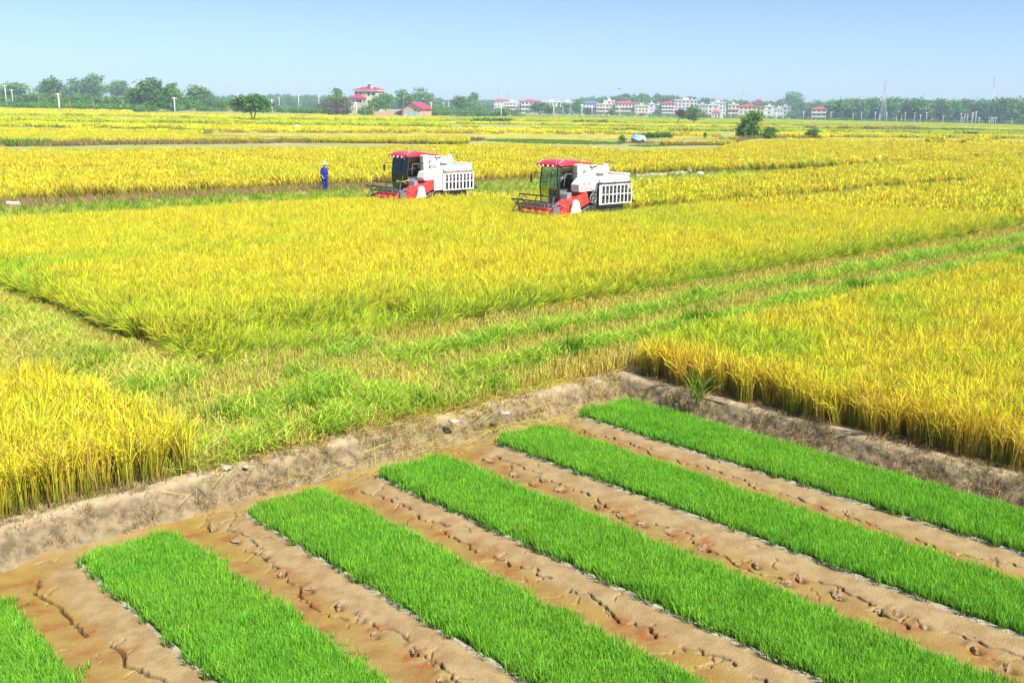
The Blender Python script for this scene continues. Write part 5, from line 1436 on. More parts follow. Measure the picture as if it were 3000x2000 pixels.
for i in range(22): leafy(1388 + i * 5.2, 362.5 + random.uniform(-1, 1), random.uniform(1.6, 2.4), i, "broad leaved plant in the green strip before the village bushes", "leafy plants in the far green strip")
for i in range(12): leafy(1684 + i * 8.2, 362.5 + random.uniform(-1, 1), random.uniform(1.3, 2.2), i, "leafy plant in the dark green strip before the cream houses", "leafy plants before the cream houses")
for i in range(9): leafy(2815 + i * 5.5, 401 + random.uniform(-1, 1), random.uniform(1.2, 2.0), i, "leafy plant in the clump on the far dike below the wood", "leafy plants on the far dike")
for i in range(5): leafy(2731 + i * 6, 401 + random.uniform(-1, 1), random.uniform(0.9, 1.4), i, "small leafy plant near the end of the three bushes' dike", "small leafy plants on the dike")
# thin reed stalks on the brown dike
for a, b in ((398, 418), (472, 416), (595, 412), (610, 408), (778, 411), (1251, 409), (1254, 411)):
    p = U(a, b + 8); h = hgt(a, b - 4, p)
    o = link(bpy.data.objects.new("weed_stalk", LEAFM[1])); o.location = tuple(map(float, p)); o.scale = (0.35, 0.35, h); tag(o, "thin green weed stalk sticking up from the brown dike", "weed", "weed stalks on the brown dike")
# tall grass tuft on the short bank
gt = tuft(990, 46, 0.75, [np.array([0.30, 0.42, 0.06]), np.array([0.5, 0.47, 0.1]), GRN], [2, 1, 2], 0.022, 0.06, 0.9)
o = link(bpy.data.objects.new("grass_tuft", np_mesh("grass_tuft", *gt[:2], [M_PLANT], col=gt[2]))); p = G(2042, 1175, 0.0); o.location = tuple(map(float, p)); tag(o, "pale green grass tuft drooping over the short earth bank", "grass tuft")

# ---- woods, thickets and wooded hills (masses)
def low_tree(seed, kind):
    L = lobed(seed, 0, 7, 0.30, 0.93, 0.34, 0.17) if kind == 0 else lobed(seed, 0, 7, 0.1, 0.97, 0.30, 0.13, True)
    return crown(seed, L, 70, 11, 0.06, 0.05, w=(2, 3, 2, 0.7))
FOREST = variant_collection("wood_tree", [low_tree(700 + k, 0) for k in range(6)] + [low_tree(720 + k, 1) for k in range(2)] + [crown(740 + k, lobed(740 + k, 0, 5, 0.05, 0.7, 0.7, 0.25), 60, 10, 0.08, 0.06, w=(1, 3, 3, 1.4)) for k in range(3)], M_TREE)
def wood(name, label, spots, kind=(0, 8), cat="wood", g=(-0.05, 0.45)):
    """spots: list of (x, y, z, height)"""
    a = np.array(spots, float); n = len(a); r = np.random.default_rng(n)
    sc = np.stack([a[:, 3] * r.uniform(0.9, 1.3, n), a[:, 3] * r.uniform(0.9, 1.3, n), a[:, 3]], 1)
    o = scatter(name, a[:, :3], np.stack([np.zeros(n), np.zeros(n), r.uniform(0, 6.28, n)], 1), sc, r.integers(kind[0], kind[1], n), FOREST, r.normal(g[0], g[1], n))
    return tag(o, label, cat)
def row(x0, x1, n, ytop, d0, d1, seed, hvar=0.18, sink=0.0):
    """trees filling a pixel range; ytop(px) -> top pixel; distances d0..d1 (later rows rise to the same skyline)"""
    r = np.random.default_rng(seed); out = []
    for i in range(n):
        pxx = r.uniform(x0, x1); d = d0 + (d1 - d0) * r.random()
        p = at(pxx, 350, d); z = float(Z(p[0], p[1]))
        top = at(pxx, ytop(pxx) + r.uniform(0, 9), d)[2]
        h = max(3.0, (top - z) * (1 - abs(r.normal(0, hvar)) * 0.6)); h = min(h, 26)
        out.append((p[0], p[1], max(z, top - h) if (top - z) > 26 else z, h))
    return out
ip = lambda xs, ys: (lambda x: float(np.interp(x, xs, ys)))
wood("wood", "long hazy wood behind the white poles and pylons", row(2425, 3150, 400, ip([2330, 2400, 2560, 2700, 2850, 2930, 3000, 3150], [300, 296, 286, 291, 293, 291, 288, 290]), 800, 960, 5))
wood("wood", "trees behind the lone white house", row(2325, 2435, 60, ip([2325, 2400, 2435], [300, 297, 296]), 1000, 1080, 15))
# wooded rise behind the village
def hill(name, xs, ys, d, thick, seed):
    """low wooded ridge: ground mesh whose crest follows the skyline"""
    V, n = [], len(xs)
    fx = np.linspace(xs[0], xs[-1], 60); fy = np.interp(fx, xs, ys)
    rows = []
    for k, (dd, hh) in enumerate(((-thick, 0.0), (-thick * 0.5, 0.62), (0, 1.0), (thick * 0.7, 0.7), (thick * 1.4, 0.0))):
        rw = []
        for a, b in zip(fx, fy):
            p = at(a, b, d); q = at(a, b, d + dd); zb = float(Z(q[0], q[1])) - 1.5
            rw.append((q[0], q[1], zb + max(0.0, (p[2] - 12) - zb) * hh))
        rows.append(rw)
    V = np.array(rows).reshape(-1, 3); m = len(fx)
    ids = np.arange(5 * m).reshape(5, m)
    Q = np.stack([ids[:-1, :-1], ids[:-1, 1:], ids[1:, 1:], ids[1:, :-1]], -1).reshape(-1, 4)
    o = link(bpy.data.objects.new(name, np_mesh(name, V, Q, [M_HILL], True))); o["kind"] = "structure"
    # trees standing on it
    r = np.random.default_rng(seed); out = []
    for i in range(int((xs[-1] - xs[0]) * 0.62)):
        a = r.uniform(xs[0], xs[-1]); k = r.uniform(-1, 0.4)
        b = np.interp(a, xs, ys); p = at(a, b, d); q = at(a, b, d + k * thick)
        zb = float(Z(q[0], q[1])) - 1.5; hh = np.interp(k, [-1, -.5, 0, .7], [0, .62, 1, .7])
        z = zb + max(0.0, (p[2] - 12) - zb) * hh
        out.append((q[0], q[1], z - 1, r.uniform(9, 13)))
    return out
M_HILL = mat("wooded_hill_floor", (0.05, 0.09, 0.025), 0.95, scale=0.05, col2=(0.03, 0.06, 0.02))
wood("wood", "wooded rise behind the village houses", hill("hill", [1600, 1680, 1720, 1800, 1880, 1910, 1960, 2000, 2060, 2110, 2160, 2260, 2420], [302, 292, 283, 278, 272, 273, 278, 282, 284, 290, 290, 293, 298], 1120, 90, 71))
wood("wood", "blue hazy hills beyond the cream house", hill("hill", [540, 600, 680, 800, 900, 1000, 1130, 1220, 1290, 1360, 1480, 1620], [292, 285, 278, 274, 277, 280, 279, 281, 285, 291, 294, 296], 1350, 120, 72))
wood("wood", "low tree belt behind the roadside row and shrubs", row(-60, 700, 130, ip([-60, 100, 300, 560, 700], [275, 272, 276, 285, 292]), 520, 640, 73))
wood("thicket", "green roadside shrub thicket below the tree row", row(-60, 460, 150, ip([-60, 100, 300, 460], [291, 290, 295, 298]), 455, 500, 74), (8, 11), "shrubs")
wood("thicket", "low green thicket between lone tree and vine covered bush", row(500, 960, 120, ip([500, 700, 800, 960], [305, 306, 303, 308]), 520, 600, 75), (8, 11), "shrubs")
wood("thicket", "bushes along the field edge right of the brick barn", row(1215, 1480, 80, ip([1215, 1300, 1480], [318, 312, 318]), 520, 640, 76), (8, 11), "shrubs")
wood("thicket", "low bushes along the foot of the village houses", row(1540, 2380, 90, ip([1540, 1700, 2000, 2380], [326, 328, 333, 338]), 850, 900, 77), (8, 11), "shrubs")
wood("thicket", "undergrowth along the foot of the long wood", row(2400, 3100, 150, ip([2400, 3100], [343, 347]), 780, 820, 78), (8, 11), "shrubs")

# ================================================================== BUILDINGS
M_CREAM = mat("cream_render", (0.60, 0.52, 0.36), 0.9, scale=0.4, col2=(0.50, 0.43, 0.30))
M_WHITEW = mat("white_render", (0.58, 0.57, 0.54), 0.9, scale=0.35, col2=(0.46, 0.45, 0.42))
M_GREYW = mat("grey_render", (0.42, 0.43, 0.44), 0.9, scale=0.6, col2=(0.34, 0.34, 0.34))
M_BEIGE = mat("beige_tile_wall", (0.52, 0.42, 0.28), 0.8, scale=0.7, col2=(0.45, 0.36, 0.24))
M_PANE = mat("window_glass", (0.05, 0.06, 0.075), 0.15, 0.1)
M_FRAME = mat("window_frame", (0.6, 0.6, 0.6), 0.5)
M_RROOF = mat("crimson_tile_roof", (0.42, 0.035, 0.085), 0.6, scale=1.5, col2=(0.34, 0.025, 0.06), bump=0.4, bscale=6)
M_PROOF = mat("bright_red_roof", (0.58, 0.05, 0.11), 0.6, scale=1.5, col2=(0.48, 0.04, 0.08))
M_BROOF = mat("blue_roof", (0.10, 0.15, 0.38), 0.6, scale=1.5)
M_SLAB = mat("concrete_slab", (0.55, 0.54, 0.51), 0.9, scale=1)
M_BRICK = None
def brick_mat():
    m, nt, N, L = nodes_of("brick_wall")
    b = N["Principled BSDF"]; b.inputs["Roughness"].default_value = 0.9
    tc = N.new("ShaderNodeTexCoord"); br = N.new("ShaderNodeTexBrick"); br.inputs["Scale"].default_value = 1.0
    br.inputs["Brick Width"].default_value = 0.6; br.inputs["Row Height"].default_value = 0.22; br.inputs["Mortar Size"].default_value = 0.03
    br.inputs["Color1"].default_value = (0.46, 0.22, 0.12, 1); br.inputs["Color2"].default_value = (0.38, 0.17, 0.10, 1); br.inputs["Mortar"].default_value = (0.5, 0.4, 0.3, 1)
    L.new(tc.outputs["Object"], br.inputs["Vector"]); L.new(br.outputs["Color"], b.inputs["Base Color"])
    return m
M_BRICK = brick_mat()
_winmesh = {}
def window(parent, x, y, z, w, h, facing='f'):
    key = (round(w, 2), round(h, 2), facing)
    if key not in _winmesh:
        if facing == 'f':
            a = MB().box(-w / 2, w / 2, -0.06, 0.02, 0, h); p = MB().box(-w / 2 + .09, w / 2 - .09, -0.075, 0.0, .09, h - .09)
        else:
            a = MB().box(-0.02, 0.06, -w / 2, w / 2, 0, h); p = MB().box(0, 0.075, -w / 2 + .09, w / 2 - .09, .09, h - .09)
        oa = a.build("window", M_FRAME, parent); op = p.build("pane", M_PANE, oa)
        _winmesh[key] = (oa.data, op.data)
    else:
        oa = link(bpy.data.objects.new("window", _winmesh[key][0]), parent); op = link(bpy.data.objects.new("pane", _winmesh[key][1]), oa)
    oa.location = (x, y, z)
    return oa
def hip(w0, w1, d0, d1, z0, z1, over=0.6, ridge=0.35):
    """hipped roof: x w0..w1, y d0..d1"""
    x0, x1, y0, y1 = w0 - over, w1 + over, d0 - over, d1 + over
    L = x1 - x0; ym = (y0 + y1) / 2; rx = L * ridge / 2; xm = (x0 + x1) / 2
    return MB().add([(x0, y0, z0), (x1, y0, z0), (x1, y1, z0), (x0, y1, z0), (xm - rx, ym, z1), (xm + rx, ym, z1), (x0, y0, z0 - .18), (x1, y0, z0 - .18), (x1, y1, z0 - .18), (x0, y1, z0 - .18)],
                    [(0, 1, 5, 4), (1, 2, 5), (2, 3, 4, 5), (3, 0, 4), (6, 9, 8, 7), (0, 6, 7, 1), (1, 7, 8, 2), (2, 8, 9, 3), (3, 9, 6, 0)])
def house(pxl, pxr, ytop, ybase, d, label, wall, roof='flat', floors=3, bays=4, depth=9.0, yaw=0.0, roof_m=None, eave=None, balcony=(), terrace=False, side_win=2, tank=False, zbase=None, group="village houses beyond the fields", name="house"):
    pc = (pxl + pxr) / 2
    p = at(pc, ybase, d); gz = float(Z(p[0], p[1]))
    w = (pxr - pxl) * d / F
    top = at(pc, ytop, d)[2] - gz
    az = math.atan2(-p[0], p[1])       # face the camera
    root = empty(name, (float(p[0]), float(p[1]), gz), az + yaw)
    tag(root, label, "house", group)
    he = (at(pc, eave, d)[2] - gz) if eave else (top - (0.9 if roof == 'flat' else 2.2))
    wl = MB().box(-w / 2, w / 2, 0, depth, -0.5, he).build("wall", wall, root)
    fh = he / floors
    bw = w / bays
    for f in range(floors):
        for b in range(bays):
            x = -w / 2 + bw * (b + 0.5)
            window(root, x, 0, f * fh + fh * 0.30, min(1.9, bw * 0.55), min(1.7, fh * 0.48))
        for s_ in range(side_win):
            window(root, w / 2, depth * (s_ + 0.7) / (side_win + 0.4), f * fh + fh * 0.32, 1.3, min(1.5, fh * 0.45), 's')
        if f > 0: MB().box(-w / 2 - .1, w / 2 + .1, -0.16, depth + .1, f * fh - .14, f * fh + .06).build("floor_band", M_SLAB, root)
        if f in balcony:
            bl = MB().box(-w / 2 + .2, w / 2 - .2, -1.4, -0.17, f * fh - .18, f * fh + .02).build("balcony", M_SLAB, root)
            MB().box(-w / 2 + .2, w / 2 - .2, -1.4, -1.3, f * fh + .02, f * fh + 0.95).build("balustrade", wall, bl)
    if roof == 'flat':
        MB().box(-w / 2 - .35, w / 2 + .35, -0.4, depth + .35, he, he + 0.28).build("roof", M_SLAB, root)
        pr = MB().box(-w / 2, w / 2, 0, 0.15, he + 0.28, he + 1.0).box(-w / 2, -w / 2 + .15, 0.15, depth, he + 0.28, he + 1.0).box(w / 2 - .15, w / 2, .15, depth, he + 0.28, he + 1.0)
        pr.build("parapet", wall, root)
        if terrace:
            tf = MB()
            n = max(3, int(w / 3))
            for i in range(n + 1):
                x = -w / 2 + .15 + (w - .3) * i / n; tf.box(x - .12, x + .12, 0.2, 0.45, he + 1.0, he + 2.6)
            tf.box(-w / 2, w / 2, 0.15, 0.5, he + 2.6, he + 2.85); tf.build("terrace_frame", wall, root)
        MB().box(-w * 0.15, w * 0.12, depth * .45, depth * .8, he + .28, he + 2.7).build("stair_head", wall, root)
    else:
        rf = hip(-w / 2, w / 2, 0, depth, he + 0.2, top, 0.7).build("roof", roof_m or M_RROOF, root)
        MB().box(-w / 2 - .4, w / 2 + .4, -0.4, depth + .4, he - .1, he + 0.05).build("cornice", M_SLAB, root)
        MB().box(w * .2, w * .2 + .7, depth * .4, depth * .4 + .7, he + .5, top + 0.4).build("chimney", M_WHITEW, rf)
    if tank: MB().tube([(w * .25, depth * .3, he + .28), (w * .25, depth * .3, he + 2.0)], 0.7, 12).build("water_tank", M_FRAME, root)
    MB().box(-0.6, 0.6, -0.07, 0, 0, 2.2).build("door", mat("door", (0.2, 0.1, 0.06), 0.6) if "door" not in bpy.data.materials else bpy.data.materials["door"], root)
    return root
D = 960
house(1448, 1488, 290, 330, 1010, "white house with faded red hip roof at the village end", M_WHITEW, 'hip', 3, 5, roof_m=M_PROOF, eave=295)
house(1476, 1526, 299, 330, 960, "white flat roofed house with open dark balconies between red roofs", M_WHITEW, 'flat', 3, 6, balcony=(1, 2), terrace=False)
house(1527, 1583, 291, 334, 950, "white house under a wide pinkish red hip roof with balconies", M_WHITEW, 'hip', 3, 5, roof_m=M_PROOF, eave=298, balcony=(1, 2))
house(1590, 1640, 297, 333, 980, "low white row house with canopy slabs on its roof", M_WHITEW, 'flat', 3, 5, terrace=True)
house(1641, 1684, 298, 333, 975, "low white row house partly hidden by slim trees", M_WHITEW, 'flat', 3, 4)
house(1708, 1751, 296, 340, 965, "white house with a dark blue hip roof", M_WHITEW, 'hip', 3, 5, roof_m=M_BROOF, eave=303, balcony=(1, 2))
house(1747, 1802, 304, 340, D, "long cream house with balconies and a roof pavilion", M_CREAM, 'flat', 3, 6, balcony=(1, 2), terrace=False)
house(1768, 1800, 294, 335, 968, "pale pavilion storey rising behind the long cream house", M_WHITEW, 'flat', 4, 3, side_win=1)
house(1803, 1858, 296, 340, D - 4, "cream house under a broad bright red hip roof", M_CREAM, 'hip', 3, 6, roof_m=M_PROOF, eave=303, balcony=(1, 2))
house(1860, 1898, 308, 340, D - 8, "plain cream block with an open frame on its roof", M_CREAM, 'flat', 3, 4, terrace=True)
house(1899, 1917, 303, 341, D - 8, "narrow white end tower with few windows", M_WHITEW, 'flat', 3, 1)
house(1919, 1937, 306, 340, D + 10, "small blue grey house between white tower and red roofed block", M_GREYW, 'flat', 3, 2)
house(1938, 1974, 297, 341, D, "white block with dull maroon roof and arched front", M_WHITEW, 'hip', 4, 4, roof_m=M_RROOF, eave=304, balcony=(1, 2, 3))
house(1975, 2040, 292, 341, D + 15, "tallest white apartment house with ribbon windows", M_WHITEW, 'flat', 5, 6, balcony=(2,), tank=True)
house(2041, 2072, 305, 342, D - 5, "unfinished grey house with dark open storeys", M_GREYW, 'flat', 3, 4, terrace=False)
house(2073, 2102, 306, 342, D - 5, "white block with windows only along one edge", M_WHITEW, 'flat', 3, 2)
house(2086, 2108, 323, 344, 900, "tiny house with a bright red roof", M_WHITEW, 'hip', 1, 3, 6, roof_m=M_PROOF, eave=330, side_win=1)
house(2080, 2124, 299, 335, 1020, "white house seen behind the tiny red roofed one", M_WHITEW, 'flat', 4, 5, terrace=True)
house(2132, 2163, 305, 345, D, "cream house partly hidden by a bluish tree", M_CREAM, 'flat', 3, 3, balcony=(1, 2))
house(2166, 2212, 305, 346, D, "cream house with maroon pyramid roof and chimney", M_CREAM, 'hip', 3, 4, roof_m=M_RROOF, eave=313)
house(2208, 2237, 311, 346, D + 8, "low cream wing with a maroon roof edge", M_CREAM, 'hip', 3, 3, roof_m=M_RROOF, eave=315)
house(2239, 2266, 310, 346, D - 30, "blank bright white block without front windows", M_WHITEW, 'flat', 3, 1, side_win=3)
house(2269, 2292, 317, 347, D, "small white and grey house next to the blank white block", M_WHITEW, 'flat', 2, 3)
house(2284, 2314, 312, 347, D + 25, "grey roofed house in front of the huge old tree", M_GREYW, 'flat', 3, 3)
house(2378, 2418, 314, 352, 800, "lone white house with red roof between tree and wood", M_WHITEW, 'hip', 3, 3, roof_m=M_PROOF, eave=320, balcony=(1, 2))
house(2214, 2229, 289, 300, 1090, "pinkish house peeking out of the wooded rise", M_RROOF, 'hip', 2, 2, 5, roof_m=M_PROOF, group=None)

# ---- the cream country house with crimson roofs
def country_house():
    d = 600; pc = 1072
    p = at(pc, 330, d); gz = float(Z(p[0], p[1])); az = math.atan2(-p[0], p[1])
    root = empty("house", (float(p[0]), float(p[1]), gz), az + math.radians(-24))
    tag(root, "three storey cream house with crimson hip roof and porch tower", "house")
    S = d / F
    zt = at(pc, 255, d)[2] - gz; ze = at(pc, 265, d)[2] - gz
    w, dep = 13.5, 11.0
    MB().box(-w / 2, w / 2, 0, dep, -0.5, ze).build("wall", mat("pale_cream_render", (0.68, 0.62, 0.46), 0.9, scale=0.4, col2=(0.60, 0.54, 0.40)), root)
    MB().box(-w / 2 + 5.2, -w / 2 + 7.4, -0.12, 0, 0, ze - .02).build("tile_strip", M_BEIGE, root)
    rf = hip(-w / 2, w / 2, 0, dep, ze + 0.3, zt, 0.9, 0.5).build("roof", M_RROOF, root)
    MB().box(-w / 2 - .9, w / 2 + .9, -.9, dep + .9, ze - 0.35, ze + 0.10).build("eave_band", M_WHITEW, root)
    ch = MB().box(2.6, 3.5, 1.2, 2.1, ze, zt + 0.3).build("chimney", M_WHITEW, rf)
    so = MB().add([(-.2, 3.0, zt + .1), (1.5, 3.0, zt + .1), (1.5, 4.6, zt + 1.7), (-.2, 4.6, zt + 1.7), (-.2, 3.05, zt), (1.5, 3.05, zt), (1.5, 4.65, zt + 1.6), (-.2, 4.65, zt + 1.6)], [(0, 1, 2, 3), (4, 7, 6, 5), (0, 4, 5, 1), (1, 5, 6, 2), (2, 6, 7, 3), (3, 7, 4, 0)]).build("solar_heater", mat("solar_tubes", (0.10, 0.10, 0.16), 0.3), root)
    MB().tube([(-.4, 4.7, zt + 1.75), (1.7, 4.7, zt + 1.75)], 0.28, 12).build("heater_tank", M_WHITEW, so)
    MB().box(-.1, 0.05, 4.5, 4.6, ze + .5, zt + 1.5).box(1.3, 1.45, 4.5, 4.6, ze + .5, zt + 1.5).build("heater_stand", M_FRAME, so)
    for f in range(3):
        z = f * (ze / 3) + 1.2
        for x in (-w / 2 + 1.3, -w / 2 + 3.6, 2.0, 4.8): window(root, x, 0, z, 1.5, 1.9)
        for y in (2.2, 5.4, 8.6): window(root, w / 2, y, z, 1.3, 1.9, 's')
    # porch tower with its own pyramid roof
    px0, px1 = -w / 2 - 0.5, -w / 2 + 6.8
    z1 = at(1055, 287, d)[2] - gz; z2 = at(1055, 274.5, d)[2] - gz
    po = MB().box(px0, px1, -4.2, -0.2, z1 - 0.9, z1).build("porch_slab", M_WHITEW, root)
    hip(px0, px1, -4.2, -0.2, z1, z2, 0.6, 0.02).build("porch_roof", M_RROOF, root)
    for x in (px0 + .4, px1 - .4, (px0 + px1) / 2 - 1.0):
        MB().box(x - .3, x + .3, -4.1, -3.5, -.3, z1 - .9).build("column", M_WHITEW, root)
    bl = MB().box(px0, px1, -4.2, -0.2, z1 - 4.6, z1 - 4.2).build("balcony", M_SLAB, root)
    MB().box(px0 + 1.5, px1, -4.15, -4.0, z1 - 4.2, z1 - 2.6).build("balustrade", M_BEIGE, bl)
    MB().box(px0, px1, -4.2, -4.0, z1 - 6.4, z1 - 4.6).build("balcony_front", M_WHITEW, bl)
    MB().box(-w / 2 - 3.2, -w / 2, 3.0, 6.0, ze * .38, ze * .42).box(-w / 2 - 3.2, -w / 2, 3.0, 3.15, ze * .42, ze * .55).box(-w / 2 - 3.2, -w / 2, 3.0, 6.0, ze * .66, ze * .69).build("side_balcony", M_GREYW, root)
    MB().box(0.6, 1.9, -.08, 0, 0, 2.4).build("door", bpy.data.materials["door"], root)
country_house()
def barn():
    d = 500; p = at(1200, 337, d); gz = float(Z(p[0], p[1])); az = math.atan2(-p[0], p[1])
    root = empty("barn", (float(p[0]), float(p[1]), gz), az + math.radians(-28))
    tag(root, "brick barn with crimson sheet roof and blue painted gable foot", "barn")
    z0 = at(1200, 322, d)[2] - gz; zr = at(1200, 300.5, d)[2] - gz
    # gable faces the camera right; ridge runs to the left rear
    gw, ln = 9.6, 11.5
    x0, x1 = -gw / 2 + 1.0, gw / 2 + 1.0; xm = (x0 + x1) / 2 - 0.2
    ez = z0 + 0.9
    MB().prism([(x0, 0), (x1, 0), (x1, ez), (xm, zr - .3), (x0, ez)], 0, ln).build("wall", M_BRICK, root)
    MB().box(x0 + .6, x1 + .01, -0.05, 0, 0, 1.6).build("painted_foot", mat("blue_white_foot", (0.12, 0.40, 0.60), 0.8, scale=0.5, col2=(0.62, 0.66, 0.66), detail=2), root)
    rf = MB().add([(x0 - .9, -.7, ez - .45), (xm, -.7, zr), (xm, ln + .4, zr), (x0 - .9, ln + .4, ez - .45), (x0 - .9, -.7, ez - .25), (xm, -.7, zr + .2), (xm, ln + .4, zr + .2), (x0 - .9, ln + .4, ez - .25)], [(0, 3, 2, 1), (4, 5, 6, 7), (0, 1, 5, 4), (2, 3, 7, 6), (3, 0, 4, 7)])
    rf.add([(x1 + .9, -.7, ez - .45), (xm, -.7, zr), (xm, ln + .4, zr), (x1 + .9, ln + .4, ez - .45), (x1 + .9, -.7, ez - .25), (xm, -.7, zr + .2), (xm, ln + .4, zr + .2), (x1 + .9, ln + .4, ez - .25)], [(0, 1, 2, 3), (4, 7, 6, 5), (0, 4, 5, 1), (2, 6, 7, 3), (3, 7, 4, 0)])
    rf.build("roof", M_RROOF, root)
    MB().add([(x0 - 4.2, .3, ez - 2.3), (x0, .3, ez - 1.0), (x0, ln, ez - 1.0), (x0 - 4.2, ln, ez - 2.3), (x0 - 4.2, .3, ez - 2.15), (x0, .3, ez - .85), (x0, ln, ez - .85), (x0 - 4.2, ln, ez - 2.15)], [(0, 3, 2, 1), (4, 5, 6, 7), (0, 1, 5, 4), (2, 3, 7, 6), (3, 0, 4, 7)]).build("lean_to_roof", M_RROOF, root)
    for y in (.6, ln * .5, ln - .4): MB().box(x0 - 4.0, x0 - 3.8, y, y + .2, 0, ez - 2.3).build("post", M_SLAB, root)
    window(root, xm + 2.2, 0, 2.2, 1.0, 0.9)
barn()
# pinkish brick yard wall beside the barn and the long low wall farther left
def yard_wall(pa, pb, yb, d, h, label, m):
    a = at(pa, yb, d); b = at(pb, yb, d); gz = float(Z(*((a + b) / 2)[:2])); L = math.hypot(*(b - a)[:2])
    root = empty("yard_wall", (float(a[0]), float(a[1]), gz), math.atan2(b[1] - a[1], b[0] - a[0])); tag(root, label, "wall")
    n = max(2, int(L / 6))
    for i in range(n):
        MB().box(i * L / n, (i + 1) * L / n - 0.02, 0, .24, -.3, h + random.uniform(-.08, .08)).build("wall_panel", m, root)
    for i in range(n + 1): MB().box(i * L / n - .18, i * L / n + .18, -.06, .30, -.3, h + .2).build("pier", m, root)
yard_wall(1093, 1186, 336, 505, 1.9, "pink brick yard wall between bush and barn", mat("pink_brick", (0.45, 0.22, 0.18), 0.9, scale=1.2, col2=(0.36, 0.27, 0.22)))
yard_wall(520, 935, 333, 560, 1.5, "long low reddish wall behind the lone forked tree", mat("red_earth_wall", (0.44, 0.25, 0.16), 0.9, scale=0.4, col2=(0.36, 0.22, 0.14)))
# small field shed before the wood
def shed(px_, yb, d, w, h, roofm, wallm, label):
    p = at(px_, yb, d); gz = float(Z(p[0], p[1])); root = empty("shed", (float(p[0]), float(p[1]), gz), math.atan2(-p[0], p[1]) + .3); tag(root, label, "shed")
    MB().box(-w / 2, w / 2, 0, w * .7, 0, h * .65).build("wall", wallm, root)
    MB().prism([(-w * .1, h * .6), (0, h * .66), (w * .35, h), (w * .8, h * .62), (w * .8, h * .58)], -w / 2 - .2, w / 2 + .2, 'x').build("roof", roofm, root)
    MB().box(-.4, .4, -.05, 0, 0, h * .5).build("door", bpy.data.materials["door"], root)
shed(2740, 359, 800, 5.2, 4.2, mat("orange_sheet", (0.60, 0.25, 0.08), 0.7), mat("blue_sheet", (0.12, 0.16, 0.42), 0.7), "tiny orange roofed shed with blue wall before the wood")
shed(2878, 361, 800, 2.4, 2.4, mat("rust_sheet", (0.40, 0.15, 0.08), 0.7), M_WHITEW, "little hut with rusty roof near the short posts")
MB().box(-1.1, 1.1, -1, 1, 0, 3.0).build("pump_house", M_WHITEW, tag(empty("pump_house", tuple(map(float, U(2112, 350)))), "plain white pump house box in the pale green paddy", "pump house"), 0.05).name = "wall"
pr = [o for o in COL.objects if o.name == "pump_house"][0]
MB().box(-1.3, 1.3, -1.2, 1.2, 3.0, 3.2).build("roof", M_SLAB, pr); MB().box(-.4, .4, -1.04, -1, 0, 2).build("door", M_GREYW, pr)

# ================================================================== POLES, PYLONS, CABLES
M_POLE = mat("concrete_pole", (0.66, 0.65, 0.60), 0.85, scale=1.5, col2=(0.52, 0.50, 0.45))
M_WOODP = mat("weathered_wood_pole", (0.30, 0.22, 0.14), 0.95, scale=2, col2=(0.20, 0.15, 0.10))
M_INSUL = mat("insulator", (0.4, 0.35, 0.3), 0.3)
POLETOP = {}
def pole(px_, ytop, ybase, kind, label, group, r0=0.17, dist=None):
    p = U(px_, ybase) if dist is None else at(px_, ybase, dist)
    p[2] = float(Z(p[0], p[1])); h = hgt(px_, ytop, p); d = math.hypot(p[0], p[1])
    root = empty("utility_pole", tuple(map(float, p)), math.atan2(-p[0], p[1]) + random.uniform(-.5, .5)); tag(root, label, "pole", group)
    m = M_WOODP if kind == 'wood' else M_POLE
    MB().tube([(0, 0, -.3), (0, 0, h)], [r0, r0 * 0.62], 8).build("pole", m, root, 0, True)
    if kind != 'wood':
        ca = MB().box(-0.95, 0.95, -.10, .10, h - .45, h - .25).build("crossarm", m, root)
        for x in (-.85, 0, .85): MB().tube([(x, 0, h - .25), (x, 0, h + .05)], 0.06, 6).build("insulator", M_INSUL, ca)
    POLETOP[(px_, ytop)] = (p[0], p[1], p[2] + h)
    return root
GL = "utility poles along the treed road"; 
for a, t_, b in ((20, 248, 316), (39, 262, 316)): pole(a, t_, b, 'c', "white concrete pole, one of a pair before the spreading tree", GL, 0.2)
pole(175, 273, 330, 'c', "thick white pole with a lamp head in the yellow field", GL, 0.34)
for a, t_, b in ((116, 280, 325), (207, 290, 332), (275, 291, 331), (323, 258, 333)): pole(a, t_, b, 'wood', "thin grey wooden pole in the farthest yellow field", "wooden poles in the far yellow field", 0.14)
pole(513, 285, 335, 'c', "white pole with lamp in front of the big dark clump", GL, 0.26)
pole(607, 268, 321, 'c', "white pole against the round roadside tree", GL, 0.2)
pole(631, 292, 325, 'wood', "thin wooden pole beside the low dark bush", "wooden poles in the far yellow field", 0.13)
for a, t_, b in ((700, 273, 330), (819, 283, 322), (935, 281, 325)): pole(a, t_, b, 'c', "distant pale pole rising behind the low green thicket", "poles behind the thicket", 0.2, 640)
pole(798, 291, 337, 'c', "white pole with lamp standing by the long low wall", GL, 0.26)
pole(876, 278, 328, 'c', "pale pole before the vine covered bush", GL, 0.2)
pole(1045, 299, 340, 'c', "bright white pole in front of the porch", GL, 0.24); pole(1039, 301, 338, 'c', "second white pole close beside the one at the porch", GL, 0.2)
for a, t_, b in ((1069, 308, 340), (1094, 308, 340), (1182, 285, 340), (1242, 312, 342)): pole(a, t_, b, 'wood', "thin wooden pole along the brick yard", "wooden poles by the barn", 0.13)
pole(1263, 299, 341, 'c', "white pole right of the brick gable", GL, 0.24)
for a, t_, b in ((1315, 290, 330), (1300, 300, 330)): pole(a, t_, b, 'c', "distant pole against the blue hills", "poles behind the thicket", 0.2, 700)
VP = "poles in front of the village"
pole(1468, 308, 345, 'c', "white pole with crossbar before the leafy bush", VP, 0.24)
pole(1622, 309, 350, 'c', "white pole standing in front of the dark compact tree", VP, 0.22)
